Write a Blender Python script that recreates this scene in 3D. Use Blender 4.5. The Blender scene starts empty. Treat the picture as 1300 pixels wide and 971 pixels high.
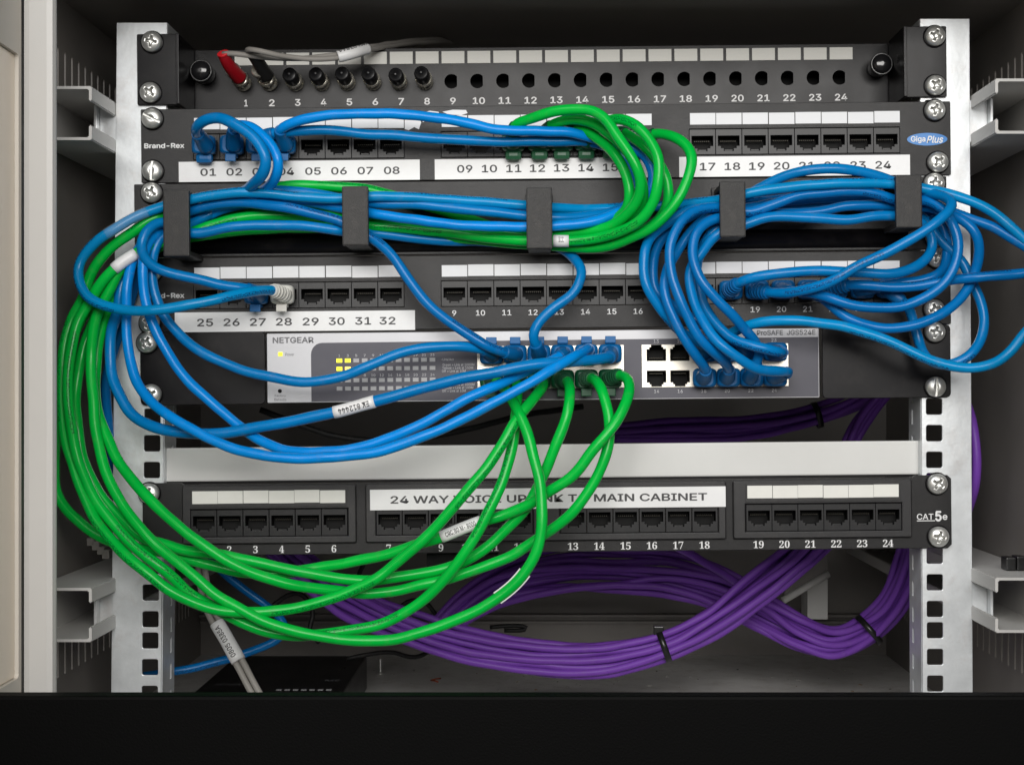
import bpy, bmesh, math, random
from mathutils import Vector, Matrix
random.seed(7)
sc = bpy.context.scene
COL = sc.collection

# ------------------------------------------------------------------ camera, world, light, exposure
S = 0.000469            # metres per photograph pixel on the rack plane (a 19 inch panel is 482.6 mm wide)
D = 0.95                # camera distance from the rack plane
CX, CY = 690.0, 495.0   # photograph pixel straight in front of the camera
cam = bpy.data.cameras.new('camera')
cam.sensor_width = 36.0
cam.lens = 36.0 * D / (1300 * S)
cam.shift_x = -(CX - 650) / 1300.0
cam.shift_y = (CY - 485.5) / 1300.0
cam.clip_start = 0.01
cam.clip_end = 50
camo = bpy.data.objects.new('camera', cam)
camo.location = (0, -D, 0)
camo.rotation_euler = (math.radians(90), 0, 0)
COL.objects.link(camo)
sc.camera = camo

world = bpy.data.worlds.new('World')
sc.world = world
world.use_nodes = True
wb = world.node_tree.nodes['Background']
wb.inputs['Color'].default_value = (1.0, 0.95, 0.88, 1)
wb.inputs['Strength'].default_value = 0.11

def area(name, loc, target, sx, sy, power, col):
    l = bpy.data.lights.new(name, 'AREA')
    l.shape = 'RECTANGLE'; l.size = sx; l.size_y = sy
    l.energy = power; l.color = col
    o = bpy.data.objects.new(name, l)
    o.location = loc
    o.rotation_euler = (Vector(target) - Vector(loc)).to_track_quat('-Z', 'Y').to_euler()
    COL.objects.link(o)
area('ceiling_lamp', (-0.45, -1.30, 0.95), (0, 0, -0.05), 1.0, 0.7, 9, (0.97, 0.985, 1.0))
area('room_lamp', (0.10, -1.75, 0.46), (0, 0, -0.08), 1.2, 0.55, 23.5, (1.0, 0.975, 0.94))

sc.view_settings.view_transform = 'Standard'
sc.view_settings.look = 'None'
sc.view_settings.gamma = 1
sc.view_settings.exposure = 0.2
sc.view_settings.use_curve_mapping = False
sc.render.engine = 'CYCLES'

# ------------------------------------------------------------------ helpers
def P(px, py, f=0.0):
    """photo pixel + millimetres in front of the rack plane -> point in the cabinet"""
    f = f * 0.001
    k = S * (D - f) / D
    return Vector(((px - CX) * k, -f, (CY - py) * k))

ROLL = -0.010           # the equipment hangs about half a degree off level

def empty(name, loc=(0, 0, 0), ry=0.0):
    o = bpy.data.objects.new(name, None)
    o.empty_display_size = 0.02
    o.location = loc
    o.rotation_euler = (0, ry, 0)
    COL.objects.link(o)
    return o

def tag(o, label=None, cat=None, group=None, kind=None):
    if label: o['label'] = label
    if cat: o['category'] = cat
    if group: o['group'] = group
    if kind: o['kind'] = kind
    return o

def mobj(name, me, parent=None, mats=(), loc=None):
    o = bpy.data.objects.new(name, me)
    for m in mats:
        if m.name not in [x.name for x in me.materials if x]: me.materials.append(m)
    if parent is not None: o.parent = parent
    if loc is not None: o.location = loc
    COL.objects.link(o)
    return o

def bm_mesh(bm, name='mesh', smooth=False):
    bmesh.ops.recalc_face_normals(bm, faces=bm.faces)
    me = bpy.data.meshes.new(name)
    bm.to_mesh(me); bm.free()
    if smooth:
        for p in me.polygons: p.use_smooth = True
    return me

def add_box(bm, a, b, bevel=0.0, mi=0):
    """axis aligned box between two corner points"""
    x0, x1 = sorted((a[0], b[0])); y0, y1 = sorted((a[1], b[1])); z0, z1 = sorted((a[2], b[2]))
    vs = [bm.verts.new(p) for p in ((x0,y0,z0),(x1,y0,z0),(x1,y1,z0),(x0,y1,z0),(x0,y0,z1),(x1,y0,z1),(x1,y1,z1),(x0,y1,z1))]
    fs = [bm.faces.new([vs[i] for i in q]) for q in ((0,3,2,1),(4,5,6,7),(0,1,5,4),(1,2,6,5),(2,3,7,6),(3,0,4,7))]
    for f in fs: f.material_index = mi
    if bevel > 0:
        es = set()
        for f in fs:
            for e in f.edges: es.add(e)
        r = bmesh.ops.bevel(bm, geom=list(es), offset=bevel, segments=2, affect='EDGES', profile=0.6)
        for f in r['faces']: f.material_index = mi
    return vs

def lathe(bm, prof, n=24, centre=(0, 0, 0), mi=0, cap=True):
    """profile of (radius, forward) turned round the forward (-y) axis; forward in metres"""
    rings = []
    cx, cy, cz = centre
    for r, fwd in prof:
        rings.append([bm.verts.new((cx + r*math.cos(2*math.pi*i/n), cy - fwd, cz + r*math.sin(2*math.pi*i/n))) for i in range(n)])
    for a, b in zip(rings, rings[1:]):
        for i in range(n):
            f = bm.faces.new((a[i], a[(i+1) % n], b[(i+1) % n], b[i])); f.smooth = True; f.material_index = mi
    if cap:
        f = bm.faces.new(rings[-1]); f.material_index = mi
        f = bm.faces.new(rings[0]); f.material_index = mi

def sheet(outline, holes=(), thick=0.0015, bevel=0.0):
    """flat plate with holes; outline in metres (x, z); front face at y = 0, body behind it"""
    cu = bpy.data.curves.new('tmp', 'CURVE')
    cu.dimensions = '2D'; cu.fill_mode = 'BOTH'; cu.extrude = max(thick/2 - bevel, 1e-5)
    if bevel:
        cu.bevel_depth = bevel; cu.bevel_resolution = 1; cu.offset = -bevel
    for k, pts in enumerate([outline] + list(holes)):
        a = sum(pts[i][0]*pts[(i+1) % len(pts)][1] - pts[(i+1) % len(pts)][0]*pts[i][1] for i in range(len(pts)))
        if (a > 0) != (k == 0): pts = pts[::-1]
        sp = cu.splines.new('POLY'); sp.points.add(len(pts)-1)
        for i, p in enumerate(pts): sp.points[i].co = (p[0], p[1], 0, 1)
        sp.use_cyclic_u = True
    ob = bpy.data.objects.new('tmp', cu)
    me = bpy.data.meshes.new_from_object(ob)
    bpy.data.objects.remove(ob); bpy.data.curves.remove(cu)
    me.materials.clear()
    for v in me.vertices:
        x, y, z = v.co
        v.co = (x, thick/2 - z, y)
    for p in me.polygons: p.use_smooth = False
    return me

def rrect(x0, z0, x1, z1, r=0.0, n=4):
    x0, x1 = sorted((x0, x1)); z0, z1 = sorted((z0, z1))
    if r <= 0: return [(x0,z0),(x1,z0),(x1,z1),(x0,z1)]
    pts = []
    for cx, cz, a in ((x1-r,z0+r,-90),(x1-r,z1-r,0),(x0+r,z1-r,90),(x0+r,z0+r,180)):
        for i in range(n+1):
            t = math.radians(a + 90*i/n)
            pts.append((cx + r*math.cos(t), cz + r*math.sin(t)))
    return pts

def circ(cx, cz, r, n=20, flat=None):
    pts = [(cx + r*math.cos(2*math.pi*i/n), cz + r*math.sin(2*math.pi*i/n)) for i in range(n)]
    if flat is not None: pts = [(min(x, cx + flat), z) for x, z in pts]
    return pts

def ui_font(fn):
    """a typeface that ships with Blender itself; the built-in one if it is not there"""
    import os
    try:
        return bpy.data.fonts.load(os.path.join(bpy.utils.system_resource('DATAFILES'), 'fonts', fn))
    except Exception:
        return None
SANS = ui_font('Inter.woff2')
SERIF = ui_font('NotoSansMath-Regular.woff2')

def text_mesh(s, bold=0.0, res=3):
    cu = bpy.data.curves.new('tmp', 'FONT')
    f_ = SERIF if any(ord(ch) > 0x1D000 for ch in s) else SANS
    if f_: cu.font = f_
    cu.body = s; cu.align_x = 'LEFT'; cu.size = 1; cu.resolution_u = res
    ob = bpy.data.objects.new('tmp', cu)
    me = bpy.data.meshes.new_from_object(ob)
    bpy.data.objects.remove(ob); bpy.data.curves.remove(cu)
    me.materials.clear()
    if bold > 0:      # heavier strokes: shifted copies, each a hair in front of the last
        vs = [tuple(v.co) for v in me.vertices]; fs = [tuple(p.vertices) for p in me.polygons]
        V = []; F = []
        for k, (dx, dy) in enumerate(((0, 0), (bold, 0), (-bold, 0), (0, bold), (0, -bold))):
            F += [tuple(i + len(V) for i in f) for f in fs]
            V += [(x+dx, y+dy, float(k)) for x, y, z in vs]
        me = bpy.data.meshes.new('text'); me.from_pydata(V, [], F)
    return me

def fit_text(s, w, h, bold=0.0, shear=0.0, res=3):
    """flat lettering w by h metres round the origin, in the x-z plane, facing -y"""
    me = text_mesh(s, bold, res)
    xs = [v.co.x for v in me.vertices]; ys = [v.co.y for v in me.vertices]
    x0, x1, y0, y1 = min(xs), max(xs), min(ys), max(ys)
    for v in me.vertices:
        a = (v.co.x - (x0+x1)/2) / (x1-x0) * w
        b = (v.co.y - (y0+y1)/2) / (y1-y0) * h
        v.co = (a + shear*b, -v.co.z*6e-6, b)
    return me

class Unit:
    """a piece of rack equipment: an Empty that carries its parts, slightly off level"""
    def __init__(s, name, label, cat, yref, group=None):
        s.o0 = P(CX, yref)
        s.root = tag(empty(name, s.o0, ROLL), label, cat, group)
    def L(s, px, py, f=0.0):
        return P(px, py, f) - s.o0
    def pts(s, pl, f):
        return [(v.x, v.z) for v in (s.L(a, b, f) for a, b in pl)]
    def rect(s, x0, y0, x1, y1, f, r=0.0):
        a = s.L(x0, y0, f); b = s.L(x1, y1, f)
        return rrect(a.x, a.z, b.x, b.z, r)
    def plate(s, name, outline, holes, f, thick, mat, bevel=0.0, parent=None):
        me = sheet(outline, holes, thick*0.001, bevel*0.001)
        return mobj(name, me, parent or s.root, (mat,), (0, -f*0.001, 0) )
    def box(s, name, x0, y0, x1, y1, f0, f1, mat, bevel=0.0, parent=None):
        a = s.L(x0, y0, f1); b = s.L(x1, y1, f1)
        bm = bmesh.new()
        add_box(bm, (a.x, -f0*0.001, a.z), (b.x, -f1*0.001, b.z), bevel*0.001)
        return mobj(name, bm_mesh(bm), parent or s.root, (mat,))
    def text(s, name, body, cx, cy, w, h, f, mat, bold=0.0, shear=0.0, parent=None):
        me = fit_text(body, w*S, h*S, bold, shear)
        return mobj(name, me, parent or s.root, (mat,), s.L(cx, cy, f))
    def part(s, name, me, px, py, f, parent=None, ry=0.0):
        o = mobj(name, me, parent or s.root, (), s.L(px, py, f))
        o.rotation_euler.y = ry
        return o

# ------------------------------------------------------------------ materials
def srgb(r, g, b):
    def c(v):
        v /= 255.0
        return v/12.92 if v <= 0.04045 else ((v+0.055)/1.055)**2.4
    return (c(r), c(g), c(b), 1)

def mat(name, col, rough=0.5, metal=0.0, var=0.0, vscale=60, bump=0.0, bscale=900, spec=0.5, dust=None, coat=0.0):
    m = bpy.data.materials.new(name); m.use_nodes = True
    nt = m.node_tree; b = nt.nodes['Principled BSDF']
    b.inputs['Base Color'].default_value = col
    b.inputs['Roughness'].default_value = rough
    b.inputs['Metallic'].default_value = metal
    b.inputs['Specular IOR Level'].default_value = spec
    b.inputs['Coat Weight'].default_value = coat
    tc = nt.nodes.new('ShaderNodeTexCoord')
    cur = None
    if var > 0:
        n = nt.nodes.new('ShaderNodeTexNoise'); n.inputs['Scale'].default_value = vscale
        n.inputs['Detail'].default_value = 6; n.inputs['Roughness'].default_value = 0.65
        nt.links.new(tc.outputs['Object'], n.inputs['Vector'])
        r = nt.nodes.new('ShaderNodeValToRGB')
        r.color_ramp.elements[0].position = 0.3; r.color_ramp.elements[1].position = 0.7
        r.color_ramp.elements[0].color = tuple(c*(1-var) for c in col[:3]) + (1,)
        r.color_ramp.elements[1].color = tuple(min(1, c*(1+var)) for c in col[:3]) + (1,)
        nt.links.new(n.outputs['Fac'], r.inputs['Fac'])
        cur = r.outputs['Color']
        mr = nt.nodes.new('ShaderNodeMapRange')
        mr.inputs['To Min'].default_value = max(0.05, rough-0.1); mr.inputs['To Max'].default_value = min(1, rough+0.12)
        nt.links.new(n.outputs['Fac'], mr.inputs['Value'])
        nt.links.new(mr.outputs['Result'], b.inputs['Roughness'])
    if dust:
        amount, dcol, dscale = dust
        n2 = nt.nodes.new('ShaderNodeTexNoise'); n2.inputs['Scale'].default_value = dscale
        n2.inputs['Detail'].default_value = 8; n2.inputs['Roughness'].default_value = 0.75
        nt.links.new(tc.outputs['Object'], n2.inputs['Vector'])
        r2 = nt.nodes.new('ShaderNodeMapRange')
        r2.inputs['From Min'].default_value = 0.5; r2.inputs['From Max'].default_value = 0.75
        r2.inputs['To Max'].default_value = amount
        nt.links.new(n2.outputs['Fac'], r2.inputs['Value'])
        mx = nt.nodes.new('ShaderNodeMix'); mx.data_type = 'RGBA'
        nt.links.new(r2.outputs['Result'], mx.inputs[0])
        if cur: nt.links.new(cur, mx.inputs[6])
        else: mx.inputs[6].default_value = col
        mx.inputs[7].default_value = dcol
        cur = mx.outputs[2]
    if cur: nt.links.new(cur, b.inputs['Base Color'])
    if bump > 0:
        n3 = nt.nodes.new('ShaderNodeTexNoise'); n3.inputs['Scale'].default_value = bscale; n3.inputs['Detail'].default_value = 3
        nt.links.new(tc.outputs['Object'], n3.inputs['Vector'])
        bp = nt.nodes.new('ShaderNodeBump'); bp.inputs['Strength'].default_value = bump; bp.inputs['Distance'].default_value = 0.0004
        nt.links.new(n3.outputs['Fac'], bp.inputs['Height'])
        nt.links.new(bp.outputs['Normal'], b.inputs['Normal'])
    return m

def glow(name, col, strength):
    m = bpy.data.materials.new(name); m.use_nodes = True
    b = m.node_tree.nodes['Principled BSDF']
    b.inputs['Base Color'].default_value = col
    b.inputs['Emission Color'].default_value = col
    b.inputs['Emission Strength'].default_value = strength
    return m

DUST = srgb(120, 112, 104)

def cable_mat(name, col, ink, rough=0.22, mark=True):
    """PVC sheath with a line of small factory print along it (UV: u = metres along, v = round)"""
    m = bpy.data.materials.new(name); m.use_nodes = True
    nt = m.node_tree; b = nt.nodes['Principled BSDF']
    b.inputs['Roughness'].default_value = rough
    b.inputs['Specular IOR Level'].default_value = 0.24
    N = nt.nodes.new; Lk = nt.links.new
    tc = N('ShaderNodeTexCoord'); oi = N('ShaderNodeObjectInfo')
    n = N('ShaderNodeTexNoise'); n.inputs['Scale'].default_value = 35; n.inputs['Detail'].default_value = 5
    Lk(tc.outputs['Object'], n.inputs['Vector'])
    hsv = N('ShaderNodeHueSaturation'); hsv.inputs['Color'].default_value = col
    mr = N('ShaderNodeMapRange'); mr.inputs['From Min'].default_value = 0.3; mr.inputs['From Max'].default_value = 0.7
    mr.inputs['To Min'].default_value = 0.9; mr.inputs['To Max'].default_value = 1.1
    Lk(n.outputs['Fac'], mr.inputs['Value']); Lk(mr.outputs['Result'], hsv.inputs['Value'])
    rg = N('ShaderNodeMapRange'); rg.inputs['To Min'].default_value = rough-0.08; rg.inputs['To Max'].default_value = rough+0.12
    Lk(n.outputs['Fac'], rg.inputs['Value']); Lk(rg.outputs['Result'], b.inputs['Roughness'])
    nd = N('ShaderNodeTexNoise'); nd.inputs['Scale'].default_value = 140; nd.inputs['Detail'].default_value = 6; nd.inputs['Roughness'].default_value = 0.7
    Lk(tc.outputs['Object'], nd.inputs['Vector'])
    rd = N('ShaderNodeMapRange'); rd.inputs['From Min'].default_value = 0.56; rd.inputs['From Max'].default_value = 0.75; rd.inputs['To Max'].default_value = 0.16
    Lk(nd.outputs['Fac'], rd.inputs['Value'])
    md = N('ShaderNodeMix'); md.data_type = 'RGBA'
    Lk(rd.outputs['Result'], md.inputs[0]); Lk(hsv.outputs['Color'], md.inputs[6]); md.inputs[7].default_value = DUST
    out = md.outputs[2]
    if mark:
        sx = N('ShaderNodeSeparateXYZ'); Lk(tc.outputs['UV'], sx.inputs[0])
        def M(op, a, bb=None):
            q = N('ShaderNodeMath'); q.operation = op
            for i, v in enumerate((a, bb)):
                if v is None: continue
                if isinstance(v, (int, float)): q.inputs[i].default_value = v
                else: Lk(v, q.inputs[i])
            return q.outputs[0]
        vc = M('FRACT', M('ADD', sx.outputs['Y'], oi.outputs['Random']))
        band = M('LESS_THAN', M('ABSOLUTE', M('SUBTRACT', vc, 0.5)), 0.058)
        gate = M('LESS_THAN', M('FRACT', M('MULTIPLY', sx.outputs['X'], 8.3)), 0.5)
        cell = N('ShaderNodeCombineXYZ')
        Lk(M('MULTIPLY', sx.outputs['X'], 900), cell.inputs[0]); Lk(M('MULTIPLY', vc, 30), cell.inputs[1])
        ns = N('ShaderNodeTexNoise'); ns.inputs['Scale'].default_value = 1.0; ns.inputs['Detail'].default_value = 1
        Lk(cell.outputs[0], ns.inputs['Vector'])
        gl = M('GREATER_THAN', ns.outputs['Fac'], 0.5)
        mask = M('MULTIPLY', M('MULTIPLY', M('MULTIPLY', band, gate), gl), 0.8)
        mx = N('ShaderNodeMix'); mx.data_type = 'RGBA'
        Lk(mask, mx.inputs[0]); Lk(out, mx.inputs[6]); mx.inputs[7].default_value = ink
        out = mx.outputs[2]
    Lk(out, b.inputs['Base Color'])
    return m

M = {}
M['powder'] = mat('black_powder_coat', (0.0075, 0.007, 0.0075, 1), 0.38, var=0.18, vscale=25, bump=0.35, bscale=2600, spec=0.34, dust=(0.04, DUST, 40))
M['satin'] = mat('satin_black_paint', (0.0055, 0.005, 0.006, 1), 0.30, var=0.15, vscale=30, spec=0.2, bump=0.1, bscale=2000, dust=(0.05, DUST, 60))
M['plastic'] = mat('black_plastic', (0.009, 0.0085, 0.0095, 1), 0.45, bump=0.25, bscale=3000, dust=(0.08, DUST, 90))
M['ringplastic'] = mat('textured_black_plastic', (0.0125, 0.0118, 0.0115, 1), 0.5, bump=0.6, bscale=2400, dust=(0.14, DUST, 120))
M['jack'] = mat('jack_plastic', (0.007, 0.007, 0.008, 1), 0.4, spec=0.4, dust=(0.06, DUST, 200))
M['hollow'] = mat('jack_hollow', (0.003, 0.003, 0.003, 1), 0.6, spec=0.2)
M['gold'] = mat('contact_metal', (0.05, 0.045, 0.035, 1), 0.45, metal=0.6)
M['zinc'] = mat('galvanised_steel', (0.72, 0.745, 0.76, 1), 0.36, metal=0.45, var=0.16, vscale=30, bump=0.15, bscale=400, dust=(0.55, srgb(176, 158, 146), 16))
M['screw'] = mat('zinc_plated_screw', (0.74, 0.74, 0.71, 1), 0.36, metal=0.8, var=0.15, vscale=300)
M['brass'] = mat('nickel_connector', (0.82, 0.78, 0.68, 1), 0.24, metal=0.85, var=0.2, vscale=300)
M['shield'] = mat('port_shield_tin', (0.72, 0.68, 0.60, 1), 0.34, metal=0.8, var=0.08, vscale=200)
M['white'] = mat('white_label', (0.74, 0.75, 0.77, 1), 0.5, var=0.03, vscale=120, dust=(0.06, DUST, 60))
M['cream'] = mat('cream_label', (0.72, 0.715, 0.67, 1), 0.5, var=0.03, vscale=90)
M['tape'] = mat('label_tape', (0.76, 0.76, 0.76, 1), 0.38, var=0.03, vscale=60, dust=(0.08, DUST, 45))
M['ink'] = mat('label_ink', (0.05, 0.05, 0.052, 1), 0.55)
M['greyink'] = mat('grey_ink', (0.16, 0.16, 0.17, 1), 0.55)
M['print'] = mat('white_print', (0.72, 0.72, 0.72, 1), 0.5)
M['dimprint'] = mat('dim_white_print', (0.55, 0.55, 0.57, 1), 0.5)
M['badge'] = mat('blue_badge', srgb(0, 112, 186), 0.35)
M['silver'] = mat('silver_fascia', (0.50, 0.50, 0.52, 1), 0.4, metal=0.2, var=0.03, vscale=60, bump=0.06, bscale=3000)
M['slate'] = mat('slate_fascia', (0.058, 0.056, 0.075, 1), 0.45, var=0.05, vscale=80)
M['ledoff'] = mat('unlit_led', (0.36, 0.36, 0.37, 1), 0.35)
M['ledyellow'] = glow('lit_yellow_led', (0.95, 0.88, 0.03, 1), 0.8)
M['ledorange'] = glow('lit_orange_led', (1.0, 0.62, 0.12, 1), 1.2)
M['shelf'] = mat('light_grey_paint', (0.62, 0.62, 0.60, 1), 0.42, var=0.03, vscale=20, bump=0.12, bscale=1800)
M['cabinet'] = mat('grey_cabinet_paint', (0.225, 0.21, 0.195, 1), 0.5, var=0.12, vscale=9, bump=0.12, bscale=1500, dust=(0.25, srgb(130, 122, 112), 25))
M['floor'] = mat('dusty_cabinet_floor', (0.70, 0.69, 0.675, 1), 0.40, var=0.18, vscale=12, bump=0.3, bscale=260, dust=(0.75, srgb(172, 166, 158), 55))
M['post'] = mat('pale_grey_paint', (0.56, 0.55, 0.53, 1), 0.45, var=0.03, vscale=8, bump=0.1, bscale=1500)
M['doorpaint'] = mat('door_paint', (0.60, 0.56, 0.50, 1), 0.45, var=0.03, vscale=8)
M['pane'] = mat('tinted_door_glass', (0.84, 0.72, 0.58, 1), 0.3, var=0.06, vscale=7, coat=0.5)
M['sill'] = mat('black_base_rail', (0.0015, 0.0015, 0.0015, 1), 0.6, spec=0.06, bump=0.3, bscale=900)
M['knob'] = mat('gloss_black_plastic', (0.010, 0.010, 0.011, 1), 0.14)
M['rim'] = mat('knob_rim', (0.10, 0.10, 0.10, 1), 0.3, metal=0.8)
M['cap'] = mat('rubber_cap', (0.008, 0.008, 0.009, 1), 0.35)
M['redboot'] = mat('red_rubber', srgb(150, 10, 24), 0.45)
M['redlip'] = mat('red_rubber_edge', srgb(220, 40, 48), 0.4)
M['blackboot'] = mat('black_rubber', (0.010, 0.010, 0.010, 1), 0.5)
M['greyplug'] = mat('grey_plug', (0.58, 0.57, 0.53, 1), 0.4)
M['clear'] = mat('clear_plug_body', (0.32, 0.32, 0.30, 1), 0.15)
M['clearsleeve'] = mat('clear_label_film', (0.75, 0.80, 0.85, 1), 0.25)
M['clearsleeve'].node_tree.nodes['Principled BSDF'].inputs['Alpha'].default_value = 0.10
M['tie'] = mat('black_nylon', (0.010, 0.010, 0.010, 1), 0.3)
INKB = (0.005, 0.03, 0.12, 1); INKG = (0.0, 0.10, 0.02, 1)
M['blue'] = cable_mat('blue_sheath', (0.0003, 0.172, 0.46, 1), INKB)
M['skyblue'] = cable_mat('light_blue_sheath', (0.0003, 0.225, 0.51, 1), INKB)
M['brightblue'] = cable_mat('bright_blue_sheath', (0.0003, 0.225, 0.66, 1), INKB)
M['deepblue'] = cable_mat('deep_blue_sheath', (0.0003, 0.143, 0.42, 1), INKB)
M['blueplug'] = mat('blue_plug', (0.0005, 0.105, 0.30, 1), 0.42, spec=0.35)
M['green'] = cable_mat('green_sheath', (0.0003, 0.430, 0.045, 1), INKG)
M['greenplug'] = mat('green_plug', (0.001, 0.075, 0.025, 1), 0.42)
M['purple'] = cable_mat('purple_sheath', (0.16, 0.050, 0.36, 1), INKB, 0.42, mark=False)
M['grey'] = cable_mat('grey_sheath', (0.27, 0.255, 0.235, 1), (0.1, 0.1, 0.1, 1), 0.5, mark=False)
M['black'] = cable_mat('black_sheath', (0.010, 0.010, 0.010, 1), INKB, 0.5, mark=False)

# ------------------------------------------------------------------ the cabinet
WX = 0.29; ZF = -0.224; ZR = 0.235; YB = 0.40; YFR = -0.10
cab = tag(empty('network_cabinet', (0, 0.15, ZF)), 'grey steel network cabinet enclosing all the equipment, vent slots in its sides', 'cabinet')
co = Vector((0, 0.15, ZF))
def cabox(name, a, b, m, bev=0.0, parent=None):
    bm = bmesh.new(); add_box(bm, Vector(a)-co, Vector(b)-co, bev)
    return mobj(name, bm_mesh(bm), parent or cab, (m,))
for sgn in (-1, 1):
    holes = []
    for i in range(11):
        y = 0.003 + i*0.0142
        holes.append(rrect(y-0.0016, 0.150, y+0.0016, 0.2045, 0.001, 2))
        holes.append(rrect(y-0.0016, -0.172, y+0.0016, -0.133, 0.001, 2))
    for i in range(7):
        y = 0.285 + i*0.0115
        holes.append(rrect(y-0.0011, -0.185, y+0.0011, -0.115, 0.001, 2))
    me = sheet(rrect(YFR, ZF, YB, ZR), holes, 0.0012)
    for v in me.vertices:
        x, y, z = v.co
        v.co = Vector((sgn*(WX + y), x, z)) - co
    mobj('side_panel', me, cab, (M['cabinet'],))
cabox('roof_panel', (-WX, YFR, ZR), (WX, YB, ZR+0.002), M['cabinet'])
back = cabox('rear_panel', (-WX, YB, ZF), (WX, YB+0.002, ZR), M['cabinet'])
cabox('rear_ledge', (-WX+0.001, YB-0.012, -0.1905), (WX-0.001, YB-0.0002, -0.1885), M['cabinet'], 0, back)
cabox('rear_ledge', (-WX+0.001, YB-0.007, -0.1965), (WX-0.001, YB-0.0002, -0.1945), M['cabinet'], 0, back)
cabox('floor_panel', (-WX, YFR, ZF-0.002), (WX, YB, ZF), M['floor'])
# front frame: post on the left, the matching post on the right (outside the picture), base rail
for x0, x1 in ((-0.2680, -0.2518), (0.2640, 0.2805)):
    cabox('front_post', (x0, -0.130, ZF-0.03), (x1, -0.121, ZR+0.02), M['post'], 0.0036)
a = P(40, 883.5, 190)
cabox('base_rail', (-0.2675, -0.190, a.z-0.09), (0.36, -0.178, a.z), M['sill'], 0.0016)

# door, swung open on the left: frame with a tinted window
door = empty('door', Vector((-0.2682, -0.1305, 0)) - co); door.parent = cab
fr = sheet(rrect(0, -0.215, 0.50, 0.27, 0.004), [rrect(0.0045, -0.147, 0.44, 0.1712, 0.002)], 0.016)
gl = sheet(rrect(0.0048, -0.1465, 0.439, 0.1707), [], 0.004)
for me, nm, m, off in ((fr, 'frame', 'doorpaint', 0), (gl, 'window_pane', 'pane', 0.002)):
    for v in me.vertices:
        x, y, z = v.co
        v.co = (-(y + off), -x, z)
    mobj(nm, me, door, (M[m],))
door.rotation_euler.z = math.radians(1.0)

# galvanised mounting rails with square holes
def rail(sgn, xo_t, xo_b, xi_t, xi_b, hx, ys, label):
    f = -0.3
    xs = lambda t, b, y: t + (b - t)*(y - 30)/855.0
    root = tag(empty('mounting_rail', P((xo_b+xi_b)/2, 880, 0)), label, 'rack rail', 'mounting rails of the rack')
    o0 = P((xo_b+xi_b)/2, 880, 0)
    y0, y1 = (29, 972) if sgn < 0 else (24, 972)
    def q(px, py): v = P(px, py, f) - o0; return (v.x, v.z)
    outline = [q(xs(xo_t, xo_b, y0), y0), q(xs(xi_t, xi_b, y0), y0), q(xs(xi_t, xi_b, y1), y1), q(xs(xo_t, xo_b, y1), y1)]
    holes = []
    for y in ys:
        dx = xs(xi_t, xi_b, y) - xi_b
        a = q(hx - 10.2 + dx, y - 10.2); b = q(hx + 10.2 + dx, y + 10.2)
        holes.append(rrect(a[0], a[1], b[0], b[1], 0.0012, 3))
    me = sheet(outline, holes, 0.0020, 0.0003)
    mobj('front_face', me, root, (M['zinc'],), (0, -f*0.001, 0))
    # inner flange with slots, outer flange
    A = P(xi_b, 0, 0).x - o0.x
    z0 = q(0, y0)[1]; z1 = q(0, y1)[1]
    sl = []
    for y in ys:
        zc = q(0, y + 14)[1]
        sl.append(rrect(0.0215, zc - 0.0045, 0.0255, zc + 0.0045))
    fl = sheet(rrect(0.0024, z1, 0.033, z0), sl, 0.0018)
    tilt = (P(xi_t, 0).x - P(xi_b, 0).x) / (z0 - z1)
    for v in fl.vertices:
        x, y, z = v.co
        v.co = (A - sgn*(-0.0019) * (-1 if sgn > 0 else -1) * 0 + (y if sgn > 0 else -y) + tilt*(z - z1), x, z)
    mobj('inner_flange', fl, root, (M['zinc'],))
    B = P(xo_b, 0, 0).x - o0.x
    tilt = (P(xo_t, 0).x - P(xo_b, 0).x) / (z0 - z1)
    of = sheet(rrect(0.0024, z1, 0.022, z0), [], 0.0018)
    for v in of.vertices:
        x, y, z = v.co
        v.co = (B + (-y if sgn > 0 else y) + tilt*(z - z1), x, z)
    mobj('outer_flange', of, root, (M['zinc'],))
    return root
def pattern(y, k):
    ys = []; yy = y; kk = k
    st = (33.8, 27.0, 33.8)          # steps downwards after index 0, 1, 2
    while yy < 955: ys.append(yy); yy += st[kk % 3]; kk += 1
    yy = y; kk = k
    while True:
        kk -= 1; yy -= st[kk % 3]
        if yy < 48: break
        ys.append(yy)
    return ys
rail(-1, 148, 141, 212, 204, 190, pattern(752, 0), 'galvanised rail with square holes behind the hanging green cables')
rail(1, 1231, 1235, 1168, 1171.5, 1187.5, pattern(739, 0), 'galvanised rail with square holes behind the bulging blue loops')

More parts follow.
